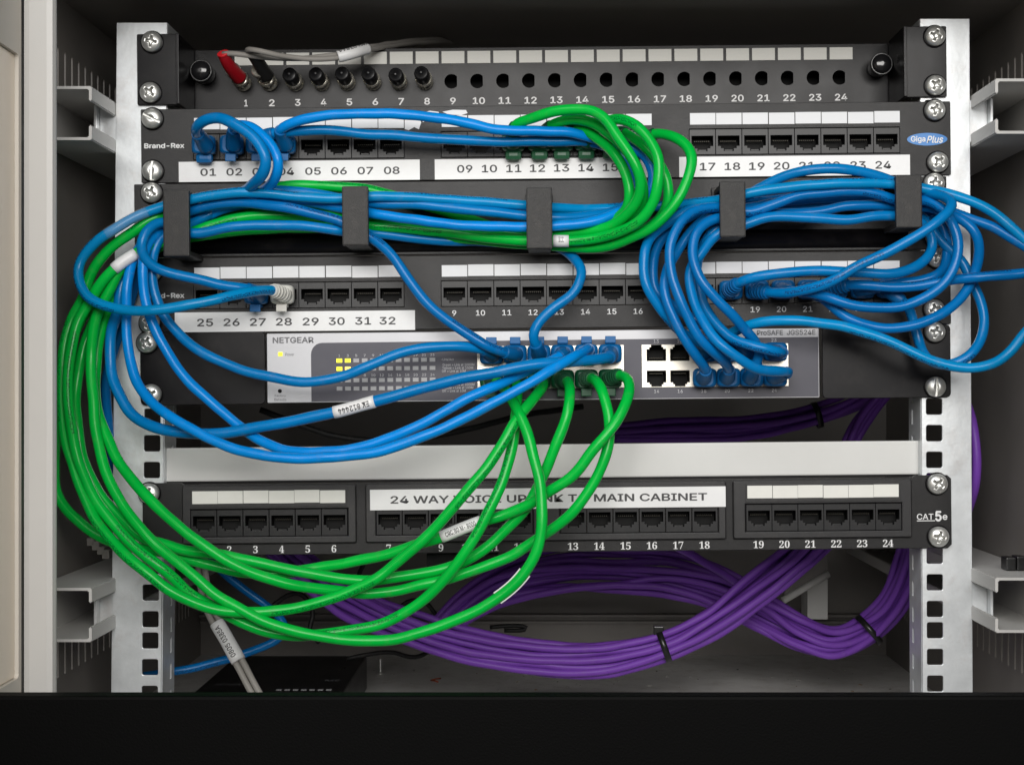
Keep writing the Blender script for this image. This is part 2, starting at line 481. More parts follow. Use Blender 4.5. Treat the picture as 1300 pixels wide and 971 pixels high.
# folded channels that carry the rails, two on each side, part of the cabinet
def channel(sgn, ztop, zbot):
    xl = sgn*0.2548; xw = sgn*(WX - 0.0005); t = 0.0016; lip = 0.0085
    prof = [(xw, ztop), (xl, ztop), (xl, ztop-lip), (xl+sgn*t, ztop-lip), (xl+sgn*t, ztop-t), (xw-sgn*t, ztop-t),
            (xw-sgn*t, zbot+t), (xl+sgn*t, zbot+t), (xl+sgn*t, zbot+lip), (xl, zbot+lip), (xl, zbot), (xw, zbot)]
    bm = bmesh.new()
    fr_ = [bm.verts.new(Vector((x, -0.050, z)) - co) for x, z in prof]
    bk_ = [bm.verts.new(Vector((x, 0.395, z)) - co) for x, z in prof]
    n = len(prof)
    for i in range(n): bm.faces.new((fr_[i], fr_[(i+1) % n], bk_[(i+1) % n], bk_[i]))
    bmesh.ops.triangle_fill(bm, edges=[e for e in bm.edges if e.verts[0] in fr_ and e.verts[1] in fr_])
    es = [e for e in bm.edges if (e.verts[0] in fr_) != (e.verts[1] in fr_)]
    bmesh.ops.bevel(bm, geom=es, offset=0.0006, segments=2, affect='EDGES')
    ch = mobj('support_channel', bm_mesh(bm), cab, (M['post'],))
    bm = bmesh.new()
    xa, xb = sgn*0.2535, sgn*0.2645
    add_box(bm, Vector((xa, 0.001, zbot+0.003)) - co, Vector((xb, 0.003, ztop-0.003)) - co, 0.0003)
    add_box(bm, Vector((xb, -0.006, zbot+0.003)) - co, Vector((xb+sgn*0.0016, 0.02, ztop-0.003)) - co, 0.0003)
    mobj('rail_bracket', bm_mesh(bm), ch, (M['zinc'],))
channel(-1, 0.1712, 0.1408); channel(-1, -0.1115, -0.1420)
channel(1, 0.1755, 0.1444); channel(1, -0.1057, -0.1368)

# ------------------------------------------------------------------ shared small meshes
def bool_cut(me, cutter):
    a = bpy.data.objects.new('tmp', me); c = bpy.data.objects.new('tmpc', cutter)
    COL.objects.link(a); COL.objects.link(c)
    md = a.modifiers.new('b', 'BOOLEAN'); md.operation = 'DIFFERENCE'; md.object = c; md.solver = 'EXACT'
    dg = bpy.context.evaluated_depsgraph_get()
    r = bpy.data.meshes.new_from_object(a.evaluated_get(dg))
    bpy.data.objects.remove(a); bpy.data.objects.remove(c)
    return r
def screw_mesh(kind):
    bm = bmesh.new()
    lathe(bm, [(0.0034, -0.001), (0.0060, 0.0004), (0.0061, 0.0016), (0.0056, 0.0026), (0.0044, 0.0036), (0.0025, 0.0042), (0.0006, 0.0044)], 28)
    me = bm_mesh(bm)
    bm = bmesh.new()
    if kind == 'slot':
        add_box(bm, (-0.008, -0.0060, -0.0006), (0.008, -0.0026, 0.0006))
    else:
        w = 0.00075
        pts = []
        for k in range(4):
            t = math.pi/2*k
            for x, z in ((w, w), (0.0031, w*0.8), (0.0031, -w*0.8)):
                pass
        add_box(bm, (-0.0031, -0.0060, -w), (0.0031, -0.0022, w))
        me = bool_cut(me, bm_mesh(bm))
        bm = bmesh.new()
        add_box(bm, (-w, -0.0060, -0.0031), (w, -0.0022, 0.0031))
        me = bool_cut(me, bm_mesh(bm))
        bm = bmesh.new()
        d = 0.0014
        v = [bm.verts.new(p) for p in ((d,-0.0060,0),(0,-0.0060,d),(-d,-0.0060,0),(0,-0.0060,-d),(d,-0.0026,0),(0,-0.0026,d),(-d,-0.0026,0),(0,-0.0026,-d))]
        for qd in ((0,1,2,3),(7,6,5,4),(0,4,5,1),(1,5,6,2),(2,6,7,3),(3,7,4,0)): bm.faces.new([v[i] for i in qd])
    me = bool_cut(me, bm_mesh(bm))
    me.materials.clear(); me.materials.append(M['screw'])
    for p in me.polygons: p.use_smooth = p.normal.y < -0.05 and p.area < 4e-6
    return me
SCREW = {k: screw_mesh(k) for k in ('cross', 'slot')}
bm = bmesh.new(); lathe(bm, [(0.0062, 0.0), (0.0069, 0.0004), (0.0069, 0.0009), (0.0060, 0.0012)], 28)
WASHER = bm_mesh(bm); WASHER.materials.append(M['satin'])
def screws(u, lst):
    for px, py, kind, ang in lst:
        s = u.part('screw', SCREW[kind], px, py, 2.9, ry=math.radians(ang))
        w = mobj('washer', WASHER, s, (), (0, 0.0009, 0))

def jack_mesh(w, h, ow, oh, oy, nw=0.45):
    """socket face w x h with a stepped opening; opening centre oy above middle"""
    x = ow/2; t = oy + oh/2; b = oy - oh/2; n = x*nw; s = oh*0.26; m = x*0.72
    op = [(-x, t), (x, t), (x, b+s), (m, b+s), (m, b+s*0.35), (n, b+s*0.35), (n, b-s*0.45), (-n, b-s*0.45), (-n, b+s*0.35), (-m, b+s*0.35), (-m, b+s), (-x, b+s)]
    me = sheet(rrect(-w/2, -h/2, w/2, h/2), [op], 0.0022, 0.00018)
    bm = bmesh.new(); bm.from_mesh(me)
    # hollow behind the opening
    zb = b - s*0.5
    y0, y1 = 0.0021, 0.011
    q = [(-x-0.0002, zb), (x+0.0002, zb), (x+0.0002, t+0.0002), (-x-0.0002, t+0.0002)]
    A = [bm.verts.new((a, y0, c)) for a, c in q]; B = [bm.verts.new((a, y1, c)) for a, c in q]
    for i in range(4):
        f = bm.faces.new((A[i], A[(i+1) % 4], B[(i+1) % 4], B[i])); f.material_index = 1
    f = bm.faces.new(B); f.material_index = 1
    for i in range(8):
        cx = (i - 3.5)*ow*0.095
        add_box(bm, (cx-0.00022, 0.004, t-oh*0.36), (cx+0.00022, 0.0095, t-oh*0.30), 0, 2)
    # tongue at the foot of the opening
    add_box(bm, (-n*0.8, 0.0012, b-s*0.45), (n*0.8, 0.006, b-s*0.05), 0, 0)
    out = bpy.data.meshes.new('jack'); bm.to_mesh(out); bm.free()
    for mm in ('jack', 'hollow', 'gold'): out.materials.append(M[mm])
    return out
JACK = jack_mesh(33.0*S, 32*S, 27*S, 17*S, -1.0*S)
JACKV = jack_mesh(32.4*S, 33.5*S, 27*S, 17*S, 0.5*S, 0.5)

def cards(u, x0, n, pitch, y0, y1, f, m, gap=1.0):
    for i in range(n):
        j = random.uniform(-0.5, 0.5); k = random.uniform(-0.45, 0.45)
        u.box('label_card', x0+i*pitch+gap/2+j*0.4, y0+k, x0+(i+1)*pitch-gap/2+j*0.4, y1+k, f, f+0.5+0.08*j, m).rotation_euler.y = random.uniform(-0.00006, 0.00006)

def numbers(u, items, y, h, f, m, cw=6.0, bold=0.012, parent=None, name='port_number'):
    for px, s in items:
        w = (cw*len(s) + 1.2*(len(s)-1)) if s not in ('1', chr(0x1D7CF)) else cw*0.6
        u.text(name, s, px, y, w, h, f, m, bold, parent=parent)

def tape(u, x0, y0, x1, y1, f, words, ty, cw, h, m='ink'):
    t = u.box('label_tape', x0, y0, x1, y1, f, f+0.25, M['tape'])
    for px, s in words:
        u.text('lettering', s, px, ty, cw if isinstance(cw, (int, float)) else cw[s], h, f+0.35, M[m], 0.018, parent=t)
    return t

# ------------------------------------------------------------------ coax panel at the top
U = Unit('coaxial_patch_bay', 'black recessed panel with a row of round holes, at the top of the rack', 'patch panel', 98)
F0 = -40
HX = [573.4 + (i-9)*32.85 for i in range(1, 25)]
plate_holes = []
for i in range(24):
    c = U.L(HX[i], 102.4, F0)
    plate_holes.append(circ(c.x, c.z, 9.0*S*1.04, 24, 6.6*S*1.04))
U.plate('panel_plate', U.rect(245, 60, 1130, 135.6, F0, 0.0005), plate_holes, F0, 2.0, M['satin'], 0.15)
U.box('rear_box', 246, 61, 1129, 134, F0-24, F0-20, M['hollow'])
for x0, x1, xi in ((174, 228, 1), (1147, 1202, -1)):
    ear = U.plate('mounting_ear', U.rect(x0, 38.5, x1, 128.5, 2.4, 0.0008), [], 2.4, 2.3, M['satin'], 0.4)
    ex = U.L(x1, 0, 2.4).x if xi > 0 else U.L(x0, 0, 2.4).x
    zt = U.L(0, 38.5, 2.4).z; zb = U.L(0, 128.5, 2.4).z
    bm = bmesh.new()
    add_box(bm, (ex - xi*0.0018, -0.0020, zt-0.0003), (ex, 0.0395, zb+0.0003), 0.0003)
    mobj('ear_side', bm_mesh(bm), ear, (M['satin'],))
for i in range(24):
    U.box('label_card', HX[i]-12.4, 64.2, HX[i]+16.6, 79.6, F0, F0+0.5, M['cream'])
numbers(U, [(HX[i]+1.5, str(i+1)) for i in range(24)], 127.4, 9.2, F0+0.3, M['print'], 7.6, 0.02)
screws(U, [(193.7, 49, 'cross', 10), (191, 113, 'cross', 40), (1187, 51.5, 'cross', 20), (1187, 114, 'cross', 35)])
for kx, ky in ((262, 92), (1113, 92)):
    bm = bmesh.new()
    lathe(bm, [(0.0058, 0.0), (0.0062, 0.004), (0.0066, 0.012), (0.0066, 0.0150), (0.0061, 0.0158)], 32, mi=0)
    lathe(bm, [(0.0066, 0.0149), (0.0068, 0.0151), (0.0068, 0.0154), (0.0063, 0.0157)], 32, mi=1)
    lathe(bm, [(0.0061, 0.0157), (0.0054, 0.0169), (0.0035, 0.0178), (0.0010, 0.0181)], 32, mi=0)
    me = bm_mesh(bm); me.materials.append(M['knob']); me.materials.append(M['rim'])
    U.part('thumb_knob', me, kx, ky+0.01*0, F0)
for i in range(8):
    # connectors point out of the panel and lean up and to the left
    lean = [1.0, 1.0, .75, .8, .85, .8, .45, .8][i]
    bm = bmesh.new()
    lathe(bm, [(0.0051, 0.0), (0.0051, 0.002), (0.0040, 0.0022), (0.0040, 0.0060), (0.0053, 0.0064), (0.0053, 0.0080), (0.0040, 0.0086)], 24)
    if i < 2:
        lathe(bm, [(0.0036, 0.008), (0.0043, 0.0115), (0.0043, 0.0128), (0.0040, 0.0134), (0.0040, 0.0180), (0.0048, 0.0186), (0.0048, 0.0215), (0.0044, 0.0222)], 24)
    me = bm_mesh(bm); me.materials.append(M['brass'])
    c = U.part('coaxial_connector', me, HX[i]-0.5, 103.5, F0)
    c.rotation_euler = (math.radians((-13 if i < 2 else -8)*lean), 0, math.radians((-9 if i < 2 else -4)*lean))
    if i >= 2:
        bm = bmesh.new()
        lathe(bm, [(0.0040, 0.0075), (0.0044, 0.0090), (0.0046, 0.0180), (0.0042, 0.0196), (0.0036, 0.0200), (0.0012, 0.0202), (0.0010, 0.0212), (0.0004, 0.0213)], 24)
        mobj('dust_cap', bm_mesh(bm), c, (M['cap'],))

# ------------------------------------------------------------------ two 24-way patch panels
def patch_panel(label, top, bot, rows, side_text_y):
    u = Unit('patch_bay', label, 'patch panel', (top+bot)/2, 'black 24 way patch panels with white label strips')
    wins = [(245.5, 513.0), (560.0, 827.5), (875.0, 1142.5)]
    jy = top + 48.5
    u.plate('panel_plate', u.rect(179, top, 1207, bot, 2.0, 0.0007), [u.rect(a, jy-16.6, b, jy+16.6, 2.0, 0.0003) for a, b in wins], 2.0, 2.0, M['powder'], 0.25)
    for a, b in wins:
        wdt = (b-a)/8
        for k in range(8):
            u.part('port', JACK, a + (k+.5)*wdt, jy, 0.9)
        cards(u, a+0.6, 8, wdt, top+12, top+26.6, 2.0, M['white'], 1.1)
    u.text('brand_lettering', 'Brand-Rex', 208.5, side_text_y, 51, 6.5, 2.1, M['print'], 0.03, 0.0)
    return u, jy
U, GJ = patch_panel('black patch panel with an oval blue badge beside its last socket', 134, 227.4, None, 180.5)
two = lambda a, b: ['%02d' % i for i in range(a, b+1)]
tape(U, 226.6, 201.2, 532.6, 226.8, 2.0, list(zip((264, 297, 330, 363, 397, 430, 463.5, 497), two(1, 8))), 214.6, 20, 9.6)
tape(U, 551.6, 201.2, 827, 226.8, 2.0, list(zip((589.7, 621, 652, 682, 712.6, 743.6, 774.6, 806), two(9, 16))), 213.6, 19.5, 9.8)
tape(U, 862, 201.2, 1155, 226.8, 2.0, list(zip((898, 929.5, 960.5, 992, 1024, 1056, 1089, 1121), two(17, 24))), 213.8, 20, 9.8)
screws(U, [(193.7, 146, 'slot', 28), (193.7, 212.5, 'slot', 95), (1187, 145.3, 'cross', 15), (1190, 211.3, 'cross', 45)])
c = U.L(1177, 182, 2.0)
me = sheet([(25.5*S*math.cos(2*math.pi*i/40), 8*S*math.sin(2*math.pi*i/40)) for i in range(40)], [], 0.0003)
bdg = mobj('oval_badge', me, U.root, (M['badge'],), (c.x, -0.0023, c.z))
for s, dx, w, sh in (('Giga', -11.5, 18.5, 0.0), ('Plus', 10.2, 20, 0.25)):
    mobj('lettering', fit_text(s, w*S, 9.2*S, 0.02, sh), bdg, (M['print'],), (dx*S, -0.0001, -0.4*S))
GP = U
for pl in ([(514,148.5),(521,147),(533,149),(535,154),(532,163),(526,160),(519,164),(514,162.5)], [(536,142),(546,139.5),(557,141),(560,146),(552,148),(548,153),(541,152),(537,154)],
           [(562,141),(575,138.5),(592,139),(594,143),(586,145.5),(570,144.5)], [(470,141),(488,139.6),(492,143),(478,145)]):
    U.plate('label_remnant', U.pts(pl, 2.0), [], 2.12, 0.12, M['white'])
U, BJ = patch_panel('black patch panel directly above the silver switch', 323.2, 416.4, None, 370.5)
tape(U, 221.5, 392.2, 526.5, 417.2, 2.0, list(zip((260, 293.6, 327, 360, 394, 427, 460.6, 491.5), two(25, 32))), 405.2, 20.5, 9.8)
numbers(U, [(576.4 + k*33.35, str(9+k)) for k in range(8)], 396.4, 7.0, 2.1, M['print'], 5.2, 0.01)
numbers(U, [(892 + k*33.3, str(17+k)) for k in range(8)], 395.6, 7.2, 2.1, M['print'], 5.4, 0.01)
screws(U, [(193, 340, 'cross', 12), (190, 405, 'cross', 30), (1189, 332, 'cross', 25), (1185.5, 398, 'cross', 70)])
BR = U

# ------------------------------------------------------------------ cable management panel with five rings
U = Unit('cable_organiser', 'black blank panel whose five protruding rings hold the horizontal cables', 'cable panel', 276)
U.plate('panel_plate', U.rect(170.5, 229, 1202, 321.5, 2.0, 0.0007), [], 2.0, 2.0, M['powder'], 0.25)
bm = bmesh.new()
prof = [(295, 2.0), (299, 4.6), (304, 6.0), (310, 6.0), (315, 4.6), (319, 2.0)]
va = [bm.verts.new((U.L(232, y, 0).x, -ff*0.001, U.L(232, y, 0).z)) for y, ff in prof]
vb = [bm.verts.new((U.L(1150, y, 0).x, -ff*0.001, U.L(1150, y, 0).z)) for y, ff in prof]
for i in range(len(prof)-1):
    f = bm.faces.new((va[i], va[i+1], vb[i+1], vb[i])); f.smooth = True
bm.faces.new(va); bm.faces.new(vb)
mobj('stiffening_fold', bm_mesh(bm), U.root, (M['satin'],))
screws(U, [(193, 240, 'cross', 25), (1186, 238, 'cross', 5), (192, 308, 'cross', 0), (1187, 306, 'cross', 0)])
for (x0, x1, y0, y1) in ((206.6, 240, 236, 321), (434, 467.4, 234, 309.5), (668, 701, 238, 316), (914, 946.8, 232.5, 303.5), (1137.6, 1171, 226.5, 294)):
    ff = 43.0
    A = U.L(x0, y0, ff); B = U.L(x1, y1, ff)
    w = B.x - A.x
    r_ = empty('cable_ring', ((A.x+B.x)/2, 0, (A.z+B.z)/2)); r_.parent = U.root
    hh = (A.z - B.z)/2; t = 0.0042
    bm = bmesh.new()
    add_box(bm, (-w/2, -ff*0.001, -hh), (w/2, -ff*0.001+t, hh), 0.0009)
    mobj('front_bar', bm_mesh(bm), r_, (M['ringplastic'],))
    for z in (hh - t, -hh):
        bm = bmesh.new()
        add_box(bm, (-w/2+0.0008, -ff*0.001+t-0.0006, z+0.0004), (w/2-0.0008, -0.0022, z+t-0.0004), 0.0008)
        mobj('ring_arm', bm_mesh(bm), r_, (M['ringplastic'],))
    bm = bmesh.new()
    add_box(bm, (-w/2-0.0006, -0.0050, -hh*0.35), (w/2+0.0006, -0.0021, hh+0.0012), 0.0006)
    mobj('ring_foot', bm_mesh(bm), r_, (M['ringplastic'],))

# ------------------------------------------------------------------ the switch
U = Unit('network_switch', 'silver and slate network switch with yellow lights and two blocks of shielded sockets', 'network switch', 464)
SWU = U
U.box('case', 341, 421.5, 1038, 507.5, -150, -10, M['silver'])
for x0, x1 in ((178, 336.5), (1044, 1207)):
    U.plate('mounting_ear', U.rect(x0, 417, x1, 509.5, 2.2, 0.0028), [], 2.2, 2.2, M['satin'], 0.35)
screws(U, [(187.5, 430, 'cross', 28), (192, 495.5, 'cross', 60), (1187, 426.6, 'cross', 15), (1187, 496, 'slot', 92)])
U.plate('fascia', U.rect(339, 420, 1040, 508, 3.0, 0.0006), [U.rect(607, 440, 790.5, 492, 3.0), U.rect(815.5, 440, 998.5, 492, 3.0)], 3.0, 3.0, M['silver'], 0.3)
cr = []
pl = [(395, 506.8), (395, 447)] + [(395 + 14*(1-math.cos(math.radians(a))), 447 - 14.5*math.sin(math.radians(a))) for a in (15, 30, 45, 60, 75)] + [(409, 432.4), (1039, 431.2), (1039, 506.8)]
U.plate('slate_inlay', U.pts(pl, 3.2), [U.rect(606.5, 439.5, 791, 492.5, 3.2), U.rect(815, 439.5, 999, 492.5, 3.2)], 3.3, 0.28, M['slate'])
U.text('brand_lettering', 'NETGEAR', 372.5, 428.6, 52, 7.8, 3.15, M['greyink'], 0.025)
U.text('model_lettering', 'ProSAFE  JGS524E', 998.5, 425.2, 74, 6.6, 3.15, M['greyink'], 0.022)
U.box('status_light', 353.3, 443.8, 358.7, 448.6, 3.0, 3.5, M['ledyellow'])
U.text('small_lettering', 'Power', 368, 446.6, 11, 3.6, 3.15, M['greyink'])
U.text('small_lettering', 'Factory', 355.5, 499.2, 14, 3.4, 3.15, M['greyink'])
U.text('small_lettering', 'Defaults', 355.5, 503.8, 15, 3.4, 3.15, M['greyink'])
bm = bmesh.new(); lathe(bm, [(0.0012, 0.0), (0.0011, 0.0001), (0.0003, 0.0001)], 16)
mobj('reset_hole', bm_mesh(bm), U.root, (M['hollow'],), U.L(355, 493, 3.05))
for r, y in enumerate((455.2, 465.6, 480.3, 490.8)):
    for k in range(12):
        lit = r < 2 and k < 2
        m = M['ledorange'] if (r == 1 and k == 1) else M['ledyellow'] if lit else M['ledoff']
        x = 430.8 + k*10.75
        U.box('status_light', x-3.6, y-2.5, x+3.6, y+2.5, 3.2, 3.6, m)
        if r in (0, 2):
            s = str(2*k + (1 if r == 0 else 2))
            U.text('small_lettering', s, x, y-6.2, 1.6 if s == '1' else 2.6*len(s), 3.1, 3.42, M['dimprint'])
for y0 in (455.2, 480.3):
    U.text('small_lettering', '-Link/Act', 568, y0, 16, 3.4, 3.42, M['dimprint'])
    for j, s in enumerate(('Green = Link at 1000M', 'Yellow = Link at 100M', 'Off = Link at 10M')):
        U.text('small_lettering', s, (583, 582, 577)[j]-1, y0+6.6+j*4.0, (40, 39, 30)[j], 3.2, 3.42, M['dimprint'])
# shielded socket blocks
def sport(row):
    w, h = 24.6*S, 21*S
    bm = bmesh.new()
    y0, y1 = 0.0, 0.011
    sg = 1 if row == 0 else -1
    add_box(bm, (-w/2, y1-0.001, -h/2), (w/2, y1, h/2), 0, 0)
    add_box(bm, (-w/2, y0, -h/2), (-w/2+0.0006, y1, h/2), 0, 0); add_box(bm, (w/2-0.0006, y0, -h/2), (w/2, y1, h/2), 0, 0)
    add_box(bm, (-w/2, y0, h/2-0.0006), (w/2, y1, h/2), 0, 0); add_box(bm, (-w/2, y0, -h/2), (w/2, y1, -h/2+0.0006), 0, 0)
    for i in range(8):
        cx = (i-3.5)*0.00102
        add_box(bm, (cx-0.00022, 0.003, -sg*h*0.32), (cx+0.00022, 0.010, -sg*h*0.25), 0, 1)
    me = bm_mesh(bm); me.materials.append(M['hollow']); me.materials.append(M['gold'])
    return me
SP = [sport(0), sport(1)]
for x0 in (624.5, 833.3):
    holes = []
    for k in range(6):
        for row, y in ((0, 450.0), (1, 481.6)):
            c = U.L(x0 + 29.9*k, y, 3.6); sg = 1 if row == 0 else -1
            a, b, n = 12.2*S, 9.6*S, 6.6*S
            holes.append([(c.x+px*1.0, c.z+sg*pz) for px, pz in ((-a, -b), (a, -b), (a, b*0.55), (n+2.2*S, b*0.55), (n+2.2*S, b*0.8), (n, b*0.8), (n, b*1.1), (-n, b*1.1), (-n, b*0.8), (-n-2.2*S, b*0.8), (-n-2.2*S, b*0.55), (-a, b*0.55))])
    blk = U.plate('socket_shield', U.rect(x0-18.6, 438.9, x0+167.6, 493.1, 3.6), holes, 4.0, 0.9, M['shield'], 0.12)
    for k in range(6):
        for row, y in ((0, 450.0), (1, 481.6)):
            U.part('port', SP[row], x0 + 29.9*k, y, 3.0)
            s = str((1 if x0 < 700 else 13) + 2*k + row)
            U.text('small_lettering', s, x0 + 29.9*k, 434.8 if row == 0 else 498.3, 3.2*len(s), 4.2, 3.42, M['dimprint'])

# ------------------------------------------------------------------ grey shelf and the voice panel
U = Unit('rack_shelf', 'plain light grey steel shelf front below the switch', 'shelf', 586)
U.box('front_lip', 207.5, 564, 1169.5, 606.8, -14, -9, M['shelf'], 0.9)
U.box('shelf_tray', 214, 585, 1164, 589, -130, -14.2, M['shelf'], 0.2)
U.box('lip_fold', 207.5, 607.1, 1169.5, 609.3, -30, -9.5, M['satin'], 0.1)

U = Unit('voice_patch_bay', 'black patch panel with a long white lettered tape across its middle', 'patch panel', 654)
ol = [(181, 612), (184, 608.2), (230, 608.2), (234, 610.5), (1158, 610.5), (1162, 608.0), (1203, 608.0), (1208, 612.5), (1208, 696), (1203, 700.6), (185, 700.6), (181, 697)]
JYV = 660.0
VX = [[258.5 + 33.2*k for k in range(6)], [494 + 33.2*k for k in range(6)], [728 + 33.4*k for k in range(6)], [963.6 + 32.9*k for k in range(6)]]
wins = [(xs[0]-16.4, xs[-1]+16.4) for xs in VX]
U.plate('panel_plate', U.pts(ol, 2.0), [U.rect(a, JYV-17, b, JYV+17, 2.0) for a, b in wins], 2.0, 2.0, M['powder'], 0.3)
mods = [(231, 452, [0]), (464, 922, [1, 2]), (931, 1158, [3])]
for a, b, ws in mods:
    U.plate('module_frame', U.rect(a, 612.8, b, 686.5, 5.0, 0.0012), [U.rect(wins[w][0]-0.5, JYV-17.4, wins[w][1]+0.5, JYV+17.4, 5.0) for w in ws], 5.0, 3.0, M['plastic'], 0.7)
for g, xs in enumerate(VX):
    for k, x in enumerate(xs):
        U.part('port', JACKV, x, JYV, 3.4)
    numbers(U, [(x - 1.0, ''.join(chr(0x1D7CE + int(q)) if SERIF else q for q in str(g*6 + k + 1))) for k, x in enumerate(xs)], 693.6, 9.4, 2.15, M['print'], 6.0, -0.012)
for x0, x1 in ((244, 438.5), (949, 1141.5)):
    hold = U.box('card_holder', x0-2, 616.8, x1+2, 639.5, 5.0, 5.5, M['plastic'], 0.15)
    cards(U, x0, 6, (x1-x0)/6, 619.2, 635.2, 5.5, M['cream'], 0.5)
tp = U.box('label_tape', 470, 619.4, 921.5, 645.4, 5.05, 5.35, M['tape'])
U.text('lettering', '24 WAY VOICE UPLINK TO MAIN CABINET', 697, 632.4, 400, 9.8, 5.45, M['ink'], 0.02, parent=tp)
U.text('lettering', 'CAT', 1174.5, 660.5, 21, 7.6, 2.15, M['print'], 0.012)
U.text('lettering', '5', 1191.3, 660.0, 8.4, 13.5, 2.15, M['print'], 0.03)
U.text('lettering', 'e', 1199.6, 661.5, 6.2, 6.6, 2.15, M['print'], 0.02)
U.box('underline', 1164, 665.2, 1187, 666.2, 2.0, 2.15, M['print'])
screws(U, [(190, 621, 'cross', 20), (190, 688, 'cross', 0), (1190, 619, 'cross', 35), (1191, 686, 'cross', 15)])
tab = U.plate('cable_tie_tab', U.rect(541, 699, 632, 720, -8, 0.0015), [], -8, 1.6, M['satin'], 0.2)
U.text('lettering', 'CE', 569, 705.5, 17, 7, -7.6, M['dimprint'], 0.0, parent=tab)

# ------------------------------------------------------------------ cables
def fill(path):
    """(x, y) or (x, y, f) points -> all with f, the missing ones in between by distance"""
    pts = [list(p) for p in path]
    known = [i for i, p in enumerate(pts) if len(p) == 3]
    for a, b in zip(known, known[1:]):
        d = [0.0]
        for i in range(a, b): d.append(d[-1] + math.hypot(pts[i+1][0]-pts[i][0], pts[i+1][1]-pts[i][1]))
        for i in range(a+1, b): pts[i].append(pts[a][2] + (pts[b][2]-pts[a][2])*d[i-a]/max(d[-1], 1e-6))
    return pts

def spline(P3, step=0.003):
    """centripetal Catmull-Rom, resampled to even steps"""
    p = [P3[0]*2 - P3[1]] + P3 + [P3[-1]*2 - P3[-2]]
    out = []
    for i in range(1, len(p)-2):
        p0, p1, p2, p3 = p[i-1], p[i], p[i+1], p[i+2]
        t0 = 0; t1 = t0 + max((p1-p0).length, 1e-6)**0.5; t2 = t1 + max((p2-p1).length, 1e-6)**0.5; t3 = t2 + max((p3-p2).length, 1e-6)**0.5
        n = max(2, int((p2-p1).length/0.0015))
        for k in range(n):
            t = t1 + (t2-t1)*k/n
            A1 = p0*((t1-t)/(t1-t0)) + p1*((t-t0)/(t1-t0)); A2 = p1*((t2-t)/(t2-t1)) + p2*((t-t1)/(t2-t1)); A3 = p2*((t3-t)/(t3-t2)) + p3*((t-t2)/(t3-t2))
            B1 = A1*((t2-t)/(t2-t0)) + A2*((t-t0)/(t2-t0)); B2 = A2*((t3-t)/(t3-t1)) + A3*((t-t1)/(t3-t1))
            out.append(B1*((t2-t)/(t2-t1)) + B2*((t-t1)/(t2-t1)))
    out.append(P3[-1])
    for _ in range(6):
        out = [out[0]] + [out[i]*0.5 + (out[i-1]+out[i+1])*0.25 for i in range(1, len(out)-1)] + [out[-1]]
    L = [0.0]
    for a, b in zip(out, out[1:]): L.append(L[-1] + (b-a).length)
    n = max(4, int(L[-1]/step)); res = []; j = 0
    for k in range(n+1):
        s = L[-1]*k/n
        while j < len(L)-2 and L[j+1] < s: j += 1
        d = L[j+1]-L[j]
        res.append(out[j].lerp(out[j+1], (s-L[j])/d if d > 0 else 0))
    if L[-1] > 0.06:      # slight kinks: a cable never lies in a perfect curve
        ph = [random.uniform(0, 6.28) for _ in range(6)]; wl = [random.uniform(0.028, 0.06) for _ in range(6)]
        for k, p in enumerate(res):
            s = L[-1]*k/n
            env = min(1.0, s/0.03, (L[-1]-s)/0.03)*0.00013
            p += Vector([env*(math.sin(6.283*s/wl[i] + ph[i]) + 0.6*math.sin(6.283*s/wl[i+3]*1.7 + ph[i+3])) for i in range(3)])
    return res, L[-1]

def frames(c):
    T = []
    for i in range(len(c)):
        T.append((c[min(i+1, len(c)-1)] - c[max(i-1, 0)]).normalized())
    n = Vector((0, -1, 0)); n = (n - T[0]*n.dot(T[0]))
    if n.length < 1e-3: n = Vector((0, 0, 1))
    n.normalize(); N = []
    for t in T:
        n = n - t*n.dot(t); n.normalize(); N.append(n.copy())
    return T, N, [t.cross(n) for t, n in zip(T, N)]

def tube(c, r, sides=14, r_end=None, wobble=0.0):
    T, N, B = frames(c)
    vs = []; fs = []; L = 0; us = []
    for i, p in enumerate(c):
        if i: L += (p - c[i-1]).length
        us.append(L)
        rr = r*(1 + 0.018*math.sin(us[-1]*140 + r*9e4) + 0.012*math.sin(us[-1]*331)) if r_end is None else r + (r_end-r)*i/(len(c)-1)
        for k in range(sides):
            a = 2*math.pi*k/sides
            vs.append(p + N[i]*(rr*math.cos(a)) + B[i]*(rr*math.sin(a)))
    for i in range(len(c)-1):
        for k in range(sides):
            fs.append((i*sides+k, i*sides+(k+1) % sides, (i+1)*sides+(k+1) % sides, (i+1)*sides+k))
    nq = len(fs)
    fs.append(tuple(range(sides))[::-1]); fs.append(tuple((len(c)-1)*sides+k for k in range(sides)))
    me = bpy.data.meshes.new('tube'); me.from_pydata(vs, [], fs)
    uv = me.uv_layers.new(name='UVMap')
    for q in range(nq):
        i, k = divmod(q, sides)
        li = me.polygons[q].loop_start
        for o, (u, v) in enumerate(((us[i], k/sides), (us[i], (k+1)/sides), (us[i+1], (k+1)/sides), (us[i+1], k/sides))):
            uv.data[li+o].uv = (u, v)
    for p in me.polygons: p.use_smooth = len(p.vertices) == 4
    return me

def sub(c, px0, px1):
    """indices of the samples between two photo points"""
    def near(q):
        v = P(*q)
        return min(range(len(c)), key=lambda i: (c[i]-v).length)
    a, b = near(px0), near(px1)
    return (min(a, b), max(a, b))

